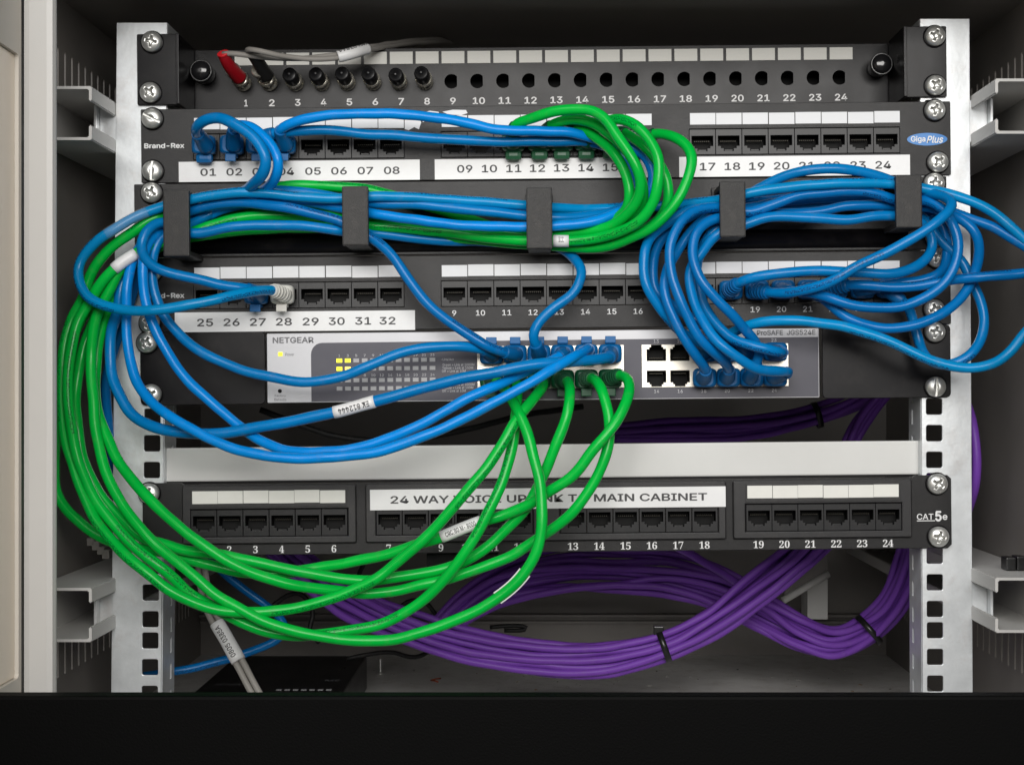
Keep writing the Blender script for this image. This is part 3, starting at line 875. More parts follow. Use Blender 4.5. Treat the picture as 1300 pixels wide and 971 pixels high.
def wrap_text(s, c, i0, i1, r, h, flip, side, name, parent, m, o0):
    """lettering bent round a cable between two samples; 'side' is the angle of its middle, 0 faces the viewer"""
    seg = c[i0:i1+1]
    if flip: seg = seg[::-1]
    T, N, B = frames(seg)
    L = [0.0]
    for a, b in zip(seg, seg[1:]): L.append(L[-1] + (b-a).length)
    me = text_mesh(s, 0.015)
    xs = [v.co.x for v in me.vertices]; ys = [v.co.y for v in me.vertices]
    x0, x1, y0, y1 = min(xs), max(xs), min(ys), max(ys)
    for v in me.vertices:
        sl = (v.co.x-x0)/(x1-x0)*L[-1]
        j = 0
        while j < len(L)-2 and L[j+1] < sl: j += 1
        t = (sl-L[j])/max(L[j+1]-L[j], 1e-9)
        p = seg[j].lerp(seg[j+1], t); tt = T[j]
        front = Vector((0, -1, 0)); front = (front - tt*front.dot(tt)).normalized()
        up = front.cross(tt); up = -up
        up = tt.cross(front) * -1
        a = side + ((v.co.y-y0)/(y1-y0) - 0.5)*h/r
        v.co = p + (front*math.cos(a) + up*math.sin(a))*(r + 0.00012 + v.co.z*6e-6) - o0
    return mobj(name, me, parent, (m,))

def plug(parent, kind, at, o0, tabdir, m, drop=0.0):
    """modular plug standing in a socket, latch on top (1) or below (-1)"""
    o = empty('plug', at - o0); o.parent = parent
    bm = bmesh.new(); add_box(bm, (-0.0056, -0.0030, -0.0040), (0.0056, 0.006, 0.0040), 0.0004)
    mobj('plug_body', bm_mesh(bm), o, (M['clear'],))
    bm = bmesh.new()
    # moulded boot: rounded block that narrows towards the cable
    secs = [(0.0022, 0.0066, 0.0052), (0.006, 0.0069, 0.0056), (0.0092, 0.0068, 0.0056), (0.0106, 0.0058, 0.0051), (0.0112, 0.0046, 0.0044)]
    rings = []
    for fwd, hw, hh in secs:
        e = 0.42 + 0.5*max(0, (fwd-0.009)/0.012)
        ring = []
        for i in range(20):
            a = 2*math.pi*i/20
            cx, sz = math.cos(a), math.sin(a)
            ring.append(bm.verts.new((math.copysign(abs(cx)**e, cx)*hw, -fwd, math.copysign(abs(sz)**e, sz)*hh + drop*max(0, fwd-0.010)*0.6)))
        rings.append(ring)
    for a, b in zip(rings, rings[1:]):
        for i in range(20):
            f = bm.faces.new((a[i], a[(i+1) % 20], b[(i+1) % 20], b[i])); f.smooth = True
    bm.faces.new(rings[0]); bm.faces.new(rings[-1])
    boot = mobj('boot', bm_mesh(bm), o, (m,))
    # latch and its cover
    bm = bmesh.new()
    s = tabdir
    if kind in ('plain', 'ribplain'):
        add_box(bm, (-0.0028, -0.0022, s*0.0040), (0.0028, 0.0010, s*0.0054), 0.0003)
    elif kind == 'hood':
        add_box(bm, (-0.0050, -0.0080, s*0.0040), (0.0050, -0.0030, s*0.0108), 0.0026)
    else:
        add_box(bm, (-0.0031, -0.0100, s*0.0056), (0.0031, -0.0030, s*0.0074), 0.0004)
        add_box(bm, (-0.0031, -0.0112, s*0.0062), (0.0031, -0.0095, s*0.0102), 0.0004)
    mobj('latch', bm_mesh(bm), o, (m,))
    return o

PLUGP = {}
def cable(name, label, path, r, m, plugs=(), sleeves=(), cat='cable', group=None, marks=()):
    path = fill(path)
    for (kind, px, py, f, tabdir, mm, drop) in plugs:
        first = abs(path[0][0]-px) + abs(path[0][1]-py) < abs(path[-1][0]-px) + abs(path[-1][1]-py)
        ends = [[px, py, f+1], [px, py, f+11]]
        if first: path = ends + [p for p in path[1:]]
        else: path = [p for p in path[:-1]] + ends[::-1]
    pts = [P(*p) for p in path]
    c, L = spline(pts)
    o0 = min(c, key=lambda v: v.z)
    root = tag(empty(name, o0), label, cat, group)
    cl = [p - o0 for p in c]
    mobj('sheath', tube(cl, r*0.001), root, (m,))
    for (kind, px, py, f, tabdir, mm, drop) in plugs:
        at = P(px, py, f)
        pg = plug(root, kind, at, o0, tabdir, mm, drop)
        seq = c if (c[0]-at).length < (c[-1]-at).length else c[::-1]
        rel = [p - at for p in seq[:9] if (p - at).length < 0.026]
        rel = [p for p in rel if (p).length > 0.0085]
        if len(rel) > 2:
            fine, _ = spline(rel, 0.0012)
            mobj('strain_relief', tube(fine, 0.0049, 16, r*0.001 + 0.0006), pg, (mm,))
            if kind in ('ribbed', 'ribplain'):
                for q in range(2, len(fine)-2, 2):
                    w = 0.0051 - 0.0011*q/len(fine)
                    mobj('rib', tube([fine[q]*0.7+fine[q-1]*0.3, fine[q]*0.7+fine[q+1]*0.3], w, 16), pg, (mm,))
    for (q0, q1, txt, flip, side) in sleeves:
        i0, i1 = sub(c, q0, q1)
        if txt == 'clear':
            mobj('label_sleeve', tube([p - o0 for p in c[i0:i1+1]], r*0.001 + 0.0004, 18), root, (M['clearsleeve'],)); continue
        if txt == 'rear':
            seg = c[i0:i1+1]; T_, N_, B_ = frames(seg); bm = bmesh.new(); rows = []
            for p, t_ in zip(seg, T_):
                fr_ = Vector((0, -1, 0)); fr_ = (fr_ - t_*fr_.dot(t_)).normalized(); sd = t_.cross(fr_)
                rows.append([bm.verts.new(p - o0 + (fr_*math.cos(a_) + sd*math.sin(a_))*(r*0.001 + q_)) for q_, a_ in
                             [(0.0007, math.radians(72 + 12*k)) for k in range(19)] + [(0.0001, math.radians(288 - 12*k)) for k in range(19)]])
            for A_, C_ in zip(rows, rows[1:]):
                for k in range(len(A_)): bm.faces.new((A_[k], A_[(k+1) % len(A_)], C_[(k+1) % len(A_)], C_[k]))
            mobj('label_sleeve', bm_mesh(bm, smooth=True), root, (M['tape'],)); continue
        sl = mobj('label_sleeve', tube([p - o0 for p in c[i0:i1+1]], r*0.001 + 0.0004, 18), root, (M['tape'],))
        if txt:
            n = i1 - i0
            wrap_text(txt, c, i0 + max(1, n//10), i1 - max(1, n//10), r*0.001 + 0.0004, 0.0032, flip, side, 'lettering', sl, M['ink'], o0)
    return root, c

GRPB = 'blue patch cables'; GRPG = 'green patch cables'; GRPR = 'blue patch cables looping through the rings near the slotted ear'
RB, RG = 2.95, 3.08
bp, gp = M['blueplug'], M['greenplug']
# unroll helper: socket pixel in the picture -> where the plug really stands
def sock(x, y): return y - 0.010*(x - CX)
gj = lambda x: sock(x, GJ); bj = lambda x: sock(x, BJ); s0 = lambda x: sock(x, 450); s1_ = lambda x: sock(x, 481.6)

cable('patch_cable', 'light blue cable from the grey plug in port 28, bulging past the picture edge', [
 (362,375,2),(358,373,16),(343,368,27),(306,373,44),(272,381,52),(216,391,55),(188,394.6,55),(159,394,52),(132,388,48),(111.5,377,44),(100,355,40),(100,339,38),
 (108,322,38),(123,306,38),(142,293,38),(163,280,36),(187,269,34),(206,263,33),(223,258,33),(240,254,33),(276,247,33),(313,244,33),(340,246,33),(377,250,32),(433,252,30),
 (450,251,30),(467,250,30),(532,251,28),(600,256,27),(668,261,27),(702,264,23),(748,266,16),(785,264,13),(838,262,15),(899,256,25),(930,250,32),(947,246,34),(1001,238,36),
 (1059,233,36),(1136,234,33),(1155,236,33),(1171,239,33),(1200,245,35),(1231,255,37),(1261,270,39),(1281,286,41),(1305,308,43),(1328,350,45),(1324,395,46),(1299,425,46),
 (1285,444,46),(1265,460,46),(1241,467,46),(1217,466,45),(1190,460,44),(1160,448,43),(1130,434,42),(1100,423,41),(1070,414,40),(1040,410,40),(1000,407,38),(960,410,32),
 (944,415,28),(920,428,20),(897,442,18),(893,449,8)], RB, M['skyblue'],
 [('ribbed', 361, bj(361), 2, -1, M['greyplug'], 0.6), ('tab', 893, s0(893), 4, 1, bp, 0)], [((188,269,34),(136,297,38),'clear',False,0)], group=GRPB)

cable('patch_cable', 'thick blue cable arching out of port 01, with a white EK 812444 sleeve', [
 (262,181,4),(256,176,18),(250,168,28),(251,159,36),(263,151.5,42),(281,150.5,46),(298,158,50),(316,169,52),(331,186,54),(338,204,54),(333,221,50),(322,234,40),(308,244,25),
 (285,254,18),(255,266,15),(240,274,15),(223,283,15),(205,292,17),(188,303,19),(176,318,22),(163,342,26),(154,364,28),(149,397,28),(142,416,26),(140,442,26),(142,475,28),(149,496,32),
 (163,521,36),(180,535,40),(204,545,44),(231,548.5,46),(272,551,48),(323,543,50),(374,534,52),(421,524,53),(478,509,54),(532,494,55),(583,481,56),(617,475,57),(654,467,57),
 (684,462,55),(728,459,48),(758,456,38),(776,453,26),(775,449,10)], 3.2, M['blue'],
 [('hood', 262, gj(262), 2, -1, bp, 0), ('tab', 774, s0(774), 4, 1, bp, -0.3)], [((423,524,53),(477,509.5,54),'EK 812444',True,0.1)], group=GRPB)

cable('patch_cable', 'bright blue cable from port 02 that sags lowest across the grey shelf front', [
 (297,180,4),(295,170,18),(299,161,28),(308,159,36),(324,165,42),(339,177,46),(350,193,48),(354,208,48),(350,224,44),(342,236,34),(325,247,20),(295,258,12),(260,270,10),
 (240,280,10),(223,290,12),(204,298,18),(186,306,24),(173,320,30),(165,343,34),(161,364,36),(161,401,36),(161,428,36),(165,457,38),(175,488,42),(192,510,47),(217,529,55),
 (258,553,60),(306,572,64),(357,581,66),(408,581,67),(438,579,67),(481,573,68),(532,556,68),(583,534,67),(634,507,66),(675,485,64),(719,458,56),(738,447.5,44),(748,443,30),(745,448,10)], RB, M['brightblue'],
 [('tab', 297, gj(297), 2, -1, bp, 0), ('tab', 744, s0(744), 4, 1, bp, 0.2)], group=GRPB)

cable('patch_cable', 'blue cable from port 04 running highest over the white cards of the upper panel', [
 (364,181,4),(358,173,18),(354,167,24),(366,158,28),(381,153,30),(424,146,32),(481,144.5,32),(532,147,32),(583,154.5,30),(634,165,30),(693,167,28),(725,168,26),(748,175,22),
 (774,180,19),(808,190,19),(822,203,19),(829,223,19),(825,246,21),(808,260,25),(785,270,30),(750,282,34),(702,287.5,33),(685,288,33),(668,288,33),(600,287,33),(532,280,31),
 (467,270,27),(450,267,25),(433,264,23),(395,257,21),(340,256,19),(290,264,17),(240,284,16),(223,290,20),(205,293,27),(192,303,32),(184,318,36),(181,340,38),(181.5,364,38),
 (185.6,385,38),(196,416,38),(212,446,38),(231,475,39),(258,502,40),(289,528,41),(323,555,45),(357,570,51),(391,574,55),(440,571,57),(498,555,58),(549,531,58),(600,502,57),
 (634,488,52),(665,473,44),(700,458,32),(716,450,24),(714,448,10)], RB, M['brightblue'],
 [('tab', 363, gj(363), 2, -1, bp, 0), ('tab', 714, s0(714), 4, 1, bp, -0.3)], group=GRPB)

cable('patch_cable', 'blue cable from port 03, the middle strand crossing the yellow switch lights', [
 (330,181,4),(332,174,16),(350,169,20),(368,168,21),(405,165,22),(459,170,22),(498,172,22),(566,177,21),(634,180,20),(702,179.5,19),(739,180,16),(765,184,12),(790,198,11),(806,222,11),
 (806,248,12),(785,267,15),(748,274,22),(702,277,27),(685,276,27),(668,274,28),(600,267,28),(532,260,26),(467,258,24),(450,256,22),(433,252,20),(380,244,18),(345,242,18),(310,254,15),
 (270,270,16),(240,286,22),(223,292,26),(206,300,28),(196,316,30),(193,340,30),(194,364,30),(200,381,30),(208,401,30),(225,422,30),(245,440,32),(289,463,34),(340,478,36),(391,485,38),
 (438,477,38),(464,466,38),(505,449.5,36),(542,441,34),(576,440,32),(606,442,28),(626,447,22),(625,449,8)], RB, M['blue'],
 [('tab', 330, gj(330), 2, -1, bp, 0), ('tab', 624.5, s0(624.5), 4, 1, bp, -0.3)], group=GRPB)

cable('patch_cable', 'blue cable slanting down across the second black panel to the switch', [
 (654,450,8),(648,449,24),(622,441,32),(600,429,33),(576,412,32),(542,385,30),(518,354,30),(498,324,30),(480,308,32),(467,300,34),(450,290,34),(433,281,34),(396,271,34),(359,263,33),
 (313,258,28),(276,259,27),(240,268,26),(223,275,25),(206,282,22),(190,292,18),(178,310,14),(173,340,11),(171,362,10),(156,410,9),(143,450,7),(135,483,6),(135,514,5),(138,545,2),(142,580,-12),(150,630,-40)], RB, M['deepblue'],
 [('tab', 654.4, s0(654.4), 4, 1, bp, -0.2)], group=GRPB)

cable('patch_cable', 'blue cable from port 27, dropping from the third ring to the switch', [
 (329,376,4),(326,371,18),(312,366,27),(282,363,30),(258,356,32),(234,351,33),(211,345,35),(191,336,38),(181,325,40),(179,312,42),(183,298,41),(193,287,38),(206,281,34),(223,288,33),
 (240,296,33),(260,296,33),(294,288,33),(350,286,32),(405,289,32),(433,293,30),(450,295,25),(467,296,17),(515,301,13),(566,306,11),(620,307,9),(668,309,7),(690,310,8),(711,315,12),
 (730,329,19),(739,343,24),(737.5,353,26),(729,371,28),(702,392,30),(682,412,30),(676,428,30),(682,440,26),(685,448,8)], RB, M['blue'],
 [('tab', 328, bj(328), 2, -1, bp, 0), ('tab', 684.3, s0(684.3), 4, 1, bp, -0.2)], group=GRPB)

# green cables: upper panel ports 11 to 16 down to the lower row of the switch
G = {}
G[1] = ([(652,180,4),(650,170,18),(655,158,25),(676,150,32),(704,142,38),(730,139,42),(753,141,46),(769,152,50),(783,173,54),(798,193,56),(809,213,56),(814,232,54),(810,252,50),(798,270,45),
 (782,283,38),(762,291,33),(740,294,29),(702,299,25),(685,300,24),(664,300,22),(600,290,18),(566,287,17),(500,280,15),(467,277,14),(450,276,14),(433,280,15),(380,281,16),(331,281,17),(294,284,17),
 (257,289,17),(240,294,17),(223,298,20),(205,303,25),(185,314,29),(165,328,32),(150,345,34),(142,364,34),(124,398,34),(117,430,34),(115,455,34),(116,478,36),(119,504,39),(120,535,42),(124,558,44),
 (130,586,47),(144,620,51),(160,648,55),(180,672,59),(204,697,62),(230,717,65),(251,735,67),(270,752,68),(300,770,69),(330,786,70),(360,797,70),(400,806.6,70),(441,812,70),(499,812,70),(530,804,70),
 (570,790,70),(611,772,70),(641,752,70),(667,726,70),(681,700,70),(688,665,69),(688,640,68),(685,610,66),(676,576,63),(669,548,61),(660,526,57),(649,506,49),(638,491,38),(628,483,24),(625,481,8)],
 'green cable arching highest over the cards, its lower end sagging lowest of all', 624.5, 652, [((631,760,70),(668,725,70),'rear',False,0)])
G[2] = ([(685,181,4),(690,170,15),(700,159,22),(727,152,28),(750,155,32),(767,165,36),(792,188,42),(809,213,44),(817,242,42),(814,264,38),(802,281,32),(780,295,24),(745,302,18),(702,304,16),(685,304,16),
 (664,304,16),(566,296,12),(467,284,10),(450,280,10),(433,274,9),(380,268,9),(331,270,9),(294,275,9),(257,284,9),(240,290,9),(223,296,11),(205,302,15),(188,312,18),(170,330,22),(157,348,25),(148,366,26),
 (133,405,24),(126,432,24),(122,463,25),(120,492,28),(124,520,33),(130,541,37),(137,558,41),(146,578,45),(164,604,51),(184,628,57),(209,652,62),(237,676,66),(265,697,68),(300,718,68),(330,730,66),
 (360,740,64),(393,746,60),(421,748.5,56),(461,753,50),(499,751,48),(530,743,48),(574,733,48),(611,720.6,48),(651,704,48),(691,678,50),(709,666,52),(729,648,54),(753,614,54),(766,587,54),(773,560,53),
 (773,526,52),(767,504,49),(760,488,42),(750,480,26),(745,481,8)], 'green cable crossing the lower black panel diagonally from its top corner screw', 744, 685, [])
G[3] = ([(713,181,4),(718,170,14),(727,163,18),(739,163.6,22),(762,178.6,28),(781,197,36),(793,217,39),(799,240,41),(797,262,39),(785,277,32),(762,290,23),(735,296,15),(702,296,11),(685,297,10),(664,297,10),
 (566,290,9),(467,280,8),(433,286,8),(380,287,8),(331,286,8),(294,288,9),(257,294,10),(223,302,12),(205,308,16),(185,320,19),(165,338,20),(145,359,22),(128,384,22),(118,410,22),(109,432,22),
 (104,453,24),(99,475,25),(96,500,27),(97,525,30),(99,548,33),(106,584,35),(120,616,38),(140,644,41),(160,664,44),(180,682,46),(212,692,48),(240,699,50),(280,704,53),(310,710,54),
 (350,719,54),(390,727,54),(431,734,53),(471,737,51),(490,734,49),(530,728.6,47),(566,721,46),(590,712.6,46),(620,692.5,46),(651,664,46),(671,640,47),(687,610,48),(700,578,49),(713,548,49),(721,520,48),
 (724,498,42),(720,484,28),(715,481,8)], 'green cable whose print shows on the inner side of the hanging loop beside ring three', 714, 713, [])
G[4] = ([(744,180,4),(750,170,17),(760,158,27),(778,152,36),(792,152,42),(808,160,48),(825,179,52),(836,202,54),(836,230,54),(829,257,52),(815,278,48),(792,292,42),(762,302,35),(723,306,31),(702,306,31),
 (685,306,29),(664,306,27),(600,300,21),(566,295,17),(467,286,17),(450,284,17),(433,277,18),(380,274,19),(331,274,20),(294,279,21),(257,290,22),(240,297,23),(223,303,24),(205,308,27),(185,315,32),
 (165,327,36),(150,337,38),(136,350,38),(122,368,37),(113,385,36),(101,405,37),(93,430,39),(88,457,41),(86,488,43),(87,516,45),(91,541,47),(94,560,49),(101,590,51),(114,620,54),(130,648,57),
 (150,672,60),(174,697,63),(200,717,65),(220,733,63),(240,752,60),(264,767,58),(280,776,58),(310,791,59),(340,802,59),(370,807,58),(400,805,57),(441,800.6,56),(480,793,55),(520,774,56),(546,754,57),
 (570,728,58),(594,696,59),(620,650,58),(638,610,55),(648,578,52),(652,557,50),(655,520,46),(657,502,40),(656,486,26),(654,481,8)], 'green cable with white sleeves by the third ring and beside the rail', 654.4, 744,
 [((722,306,31),(700,306,31),'EK 101',True,0.2),((172,322,35),(146,341,38),'',False,0)])
G[5] = ([(775,181,4),(780,170,15),(790,168,20),(801,174,26),(818,186,32),(835,205,36),(846,227,38),(849,250,38),(845,268,36),(830,285,31),(800,300,24),(762,309,16),(702,306,8),(664,300,7),(600,280,8),(532,258,9),
 (480,244,11),(467,241,12),(450,238,12),(433,237.5,12),(377,235.6,12),(346,239,12),(310,250,10),(270,262,9),(240,270,12),(223,272,19),(205,274,27),(188,281,29),(173,291,30),(157,302,30),(142,314,30),
 (126,331,30),(114,351,30),(105,378,30),(93,401,30),(84,428,32),(80,453,34),(78.5,484,36),(79,512,39),(82,550,43),(88,576,46),(98,606,50),(110,636,55),(124,664,61),(144,689,66),(164,709,71),(188,727,74),
 (207,744,73),(240,762.5,71),(280,774.5,69),(320,777,67),(350,775.5,65),(391,768,63),(431,756,62),(455,746,62),(480,732.7,62),(510,708.6,62),(540,682.5,63),(570,650,64),(594,622,64),(620,590,62),
 (641,558,60),(658,530,56),(676,507,50),(688,492,40),(688,482,24),(685,481,8)], 'green cable forming the outermost left loop, then rising straight to the third switch socket', 684.3, 775, [])
G[6] = ([(806,181,4),(815,176,16),(832,170,22),(845,171,28),(855,174,32),(873,186,38),(879,204,42),(871,232,44),(855,262,44),(832,285,42),(804,301,37),(774,312,30),(739,315,24),(706,312,22),(685,311,20),(664,310,19),
 (600,304,15),(566,300,11),(467,288,10),(433,289,11),(380,289,12),(331,291,12),(294,294,12),(257,299,13),(223,306,13),(205,312,16),(185,322,15),(165,338,14),(145,352,16),(124,376,16),(106,400,18),
 (92,430,20),(83,460,22),(77,500,22),(72,545,22),(69,590,22),(72,626,24),(84,646,27),(100,662,30),(116,674,32),(136,686,35),(160,693,38),(180,696,41),(212,702,43),(240,710,44),(270,718,45),
 (300,725,45),(330,728,44),(360,727,43),(400,721,42),(441,714,44),(490,704,46),(520,694,48),(564,680,50),(607,663,50),(651,650,51),(675,638,54),(700,622,58),(726,605,60),(750,575,61),(765,557,61),
 (784,533,59),(795,511,55),(799,494,47),(797,482,38),(786,476,26),(776,480,8)], 'green cable with a printed white sleeve over the middle sockets of the lower panel', 774, 806,
 [((563,680.5,50),(608,662.5,50),'CRC/80 M- 8000',False,0.1)])
for i, (path, lab, sx, gx, sl) in G.items():
    cable('patch_cable', lab, path, RG, M['green'],
          [('hood', gx + 0.8*(i-1)*0, gj(gx), 2, -1, gp, 0), ('ribbed' if sx > 700 else 'tab', sx, s1_(sx), 4, -1, gp, -1.0)], sl, group=GRPG)

# blue cables of the right half: second panel ports 18-24 to the right socket block
R = []
R.append(([(923,477,8),(926,469,28),(912,452,42),(892,434,47),(876,408,48),(862,378,48),(853,350,47),(850,325,46),(854,300,45),(868,278,42),(886,266,38),(913,263,34),(930,264,33),(948,270,33),(981,260,33),(1017,248,33),
 (1059,244,32),(1100,243,31),(1124,250,30),(1138,255,29),(1155,255,29),(1172,254,31),(1187,259,35),(1200,268,39),(1208,282,42),(1215,298,43),(1216,316,44),(1213,336,44),(1200,358,44),(1180,375,43),(1152,387,42),
 (1120,391,42),(1080,387,42),(1056,379,41),(1040,374,38),(1021,371,34),(1003,370,25),(992,371,6)], 923, 1, 992, 'blue cable with the foremost loop by ring four, plugged into switch socket 20', 'deepblue', 'tab'))
R.append(([(923,450,8),(915,447,22),(895,440,26),(868,424,28),(846,402,32),(834,386,34),(822,366,35),(817,340,34),(820,312,32),(832,296,28),(852,280,24),(875,266,22),(913,255,22),(930,252,22),(948,248,22),(963,240,25),
 (991,226,30),(1021,217,34),(1059,214,36),(1096,219,34),(1128,228,31),(1155,240,25),(1172,244,29),(1190,247,38),(1203,251,46),(1209,260,52),(1203,271,55),(1181,288,57),(1156,304,56),(1124,322,54),(1090,337,52),
 (1060,355,50),(1031,366,45),(1001,372,36),(975,371,25),(959,372,6)], 923, 0, 959, 'blue cable hooking round beyond ring five and slanting in front of the white cards', 'blue', 'ribbed'))
R.append(([(893,478,8),(896,471,28),(888,457,36),(880,446,39),(862,418,40),(848,386,40),(843,360,38),(848,340,34),(860,320,30),(872,300,28),(890,282,26),(913,268,27),(930,266,23),(948,264,20),(1000,256,16),(1060,252,14),
 (1110,254,14),(1138,256,16),(1155,256,18),(1172,258,20),(1200,266,25),(1233,279,31),(1261,288,35),(1281,300,38),(1305,316,42),(1324,332,44),(1320,343,44),(1299,347,43),(1271,350,42),(1241,352,41),(1217,354,36),
 (1190,359,33),(1160,364,31),(1120,364,29),(1090,362,27),(1072,362,23),(1058,369,6)], 893, 1, 1058, 'blue cable leaving the picture edge in a tight flat loop below the wide one', 'deepblue', 'ribbed'))
R.append(([(952,477,8),(958,466,24),(964,448,28),(957,432,33),(944,416,38),(928,398,42),(908,378,43),(891,358,43),(882,338,42),(879,316,40),(884,296,38),(896,283,36),(913,277,34),(930,277,33),(948,275,28),(1000,271,25),
 (1040,269,24),(1080,261,24),(1136,262,22),(1155,263,21),(1172,262,23),(1190,266,28),(1211,274,34),(1231,286,38),(1241,302,38),(1243,322,36),(1238,345,32),(1229,366,33),(1215,384,35),(1196,398,37),(1170,410,38),
 (1140,417,38),(1110,415,36),(1080,406,36),(1064,396,34),(1052,384,30),(1040,375,24),(1025,371,6)], 952.4, 1, 1025, 'blue cable making the lowest wide loop, over the top of the switch ear', 'deepblue', 'tab'))
R.append(([(982,449,8),(994,448,28),(985,446,38),(965,441,40),(945,436,38),(930,430,34),(912,415,30),(897,394,26),(888,370,23),(884,345,22),(888,322,23),(898,302,25),(913,288,26),(930,284,24),(948,276,16),(1000,263,9),
 (1060,260,8),(1138,268,10),(1155,270,11),(1172,276,15),(1185,294,18),(1205,316,20),(1221,332,21),(1234,358,23),(1244,380,25),(1250,410,27),(1246,431,29),(1236,446,31),(1220,458,31),(1198,464,29),(1180,458,25),
 (1170,444,20),(1166,430,18),(1160,410,18),(1153,390,18),(1140,378,21),(1125,371,6)], 982, 0, 1125, 'thin looking blue cable curving down outside the rail and back behind the light blue one', 'blue', 'tab'))
R.append(([(982,477,8),(1001,472,28),(990,472,40),(961,468,48),(936,454,51),(914,436,51),(896,414,46),(884,392,40),(878,370,36),(875,350,33),(879,335,31),(890,322,31),(900,308,32),(914,296,34),(930,290,33),(948,284,33),
 (971,277,33),(1001,275,33),(1059,279,33),(1080,279,33),(1110,275,32),(1138,274,31),(1155,277,30),(1172,285,28),(1182,298,28),(1184,312,28),(1180,324,30),(1168,336,32),(1150,344,34),(1126,348,36),(1090,346,36),
 (1040,344,36),(1000,346,36),(960,352,33),(940,358,28),(926,371,6)], 982, 1, 926, 'blue cable ending in the last lower socket 24 of the switch, foremost of its neighbours', 'blue', 'ribbed'))
R.append(([(952,449,8),(945,440,24),(920,425,24),(880,405,22),(850,385,24),(833,370,24),(829,345,22),(831,322,20),(840,304,18),(862,284,14),(890,268,12),(913,262,12),(930,260,12),(1000,252,7),(1060,246,7),(1110,250,7),
 (1155,258,9),(1180,270,13),(1198,290,15),(1203,320,18),(1195,345,22),(1170,356,23),(1140,360,22),(1110,365,21),(1094,370,6)], 952.4, 0, 1092, 'blue cable hidden behind its neighbours in the tight loops left of ring four', 'deepblue', 'tab'))
for path, sx, row, bx, lab, m, kind in R:
    pl = [('plain', sx, (s1_ if row else s0)(sx), 4, -1 if row else 1, bp, -0.2), ('ribplain' if kind == 'ribbed' else 'plain', bx, bj(bx), 2, -1, bp, 0.2)]
    cable('patch_cable', lab, path, RB, M[m], pl, group=GRPB)

# the two thin grey coax leads with their boots, into connectors 1 and 2
def coax(label, path, boot, m, lip):
    root, c = cable('coaxial_lead', label, path, 1.6, M['grey'], group='grey leads on the coaxial panel')
    o0 = root.location
    pts = [P(*p) for p in boot]
    bc, _ = spline(pts, 0.0012)
    n = len(bc)
    me = tube([p - o0 for p in bc], 0.0046, 18, 0.0034)
    mobj('boot', me, root, (m,))
    if lip:
        e = [bc[-2] - o0, bc[-1] - o0, bc[-1] + (bc[-1]-bc[-2])*0.3 - o0]
        mobj('boot_rim', tube(e, 0.0036, 18), root, (lip,))
    return root
coax('thin grey lead with a red boot on the first round connector', [(283,68.5,-4),(294,68,-2),(306,69.5,-2),(334,73,-6),(368,75,-8),(400,73,-10),(423,71,-10),(447,65.5,-14),(467,60.5,-24),(485,57.5,-40),(508,54,-60),(538,51,-90),(570,50,-130),(600,52,-190)],
     [(304,99,-24),(297,91,-17),(290,82,-10),(285,73,-5),(283,68,-3.5)], M['redboot'], M['redlip'])
cx2 = coax('thin grey lead with a black boot on the second round connector', [(316,67,-6),(313,63,1),(325,64,6),(348,69,4),(368,73,-1),(395,75.5,-5),(423,74.5,-7),(447,69.5,-11),(467,64,-21),(485,60.5,-37),(508,57,-57),(538,54,-87),(570,53,-127),(600,55,-187)],
     [(339,97,-24),(333,88,-18),(327,78,-12),(320,69,-7)], M['blackboot'], None)
pts = [P(*p) for p in [(429,72.5,-8),(447,67.8,-10),(466,62.5,-20)]]
c, _ = spline(pts, 0.001)
o0 = cx2.location
sl = mobj('label_sleeve', tube([p - o0 for p in c], 0.0035, 18), cx2, (M['tape'],))
wrap_text('0806 0386A', c, 1, len(c)-2, 0.0036, 0.0024, True, -0.75, 'lettering', sl, M['ink'], o0)

# twin grey lead with a printed sleeve, hanging behind the green sag
tw, c = cable('twin_lead', 'twin grey lead hanging behind the green sag with a 0805 0385A sleeve', [(250,690,-40),(251,718,-36),(255,748,-32),(265,780,-28),(283,812,-24),(301,845,-20),(323,885,-16),(345,925,-14)], 2.0, M['grey'], cat='cable')
o0 = tw.location
T, N, B = frames(c)
off = []
for i, p in enumerate(c):
    s_ = Vector((0, -1, 0)).cross(T[i]).normalized()
    off.append(p + s_*0.0042)
mobj('sheath', tube([p - o0 for p in off], 0.002), tw, (M['grey'],))
mid = [(a+b)/2 for a, b in zip(c, off)]
i0, i1 = sub(mid, (270,791,-27), (300,840,-20))
me = tube([p - o0 for p in mid[i0:i1+1]], 0.0046, 18)
sl = mobj('label_sleeve', me, tw, (M['tape'],))
wrap_text('0805 0385A', mid, i0+1, i1-1, 0.0047, 0.0034, True, 0.0, 'lettering', sl, M['ink'], o0)

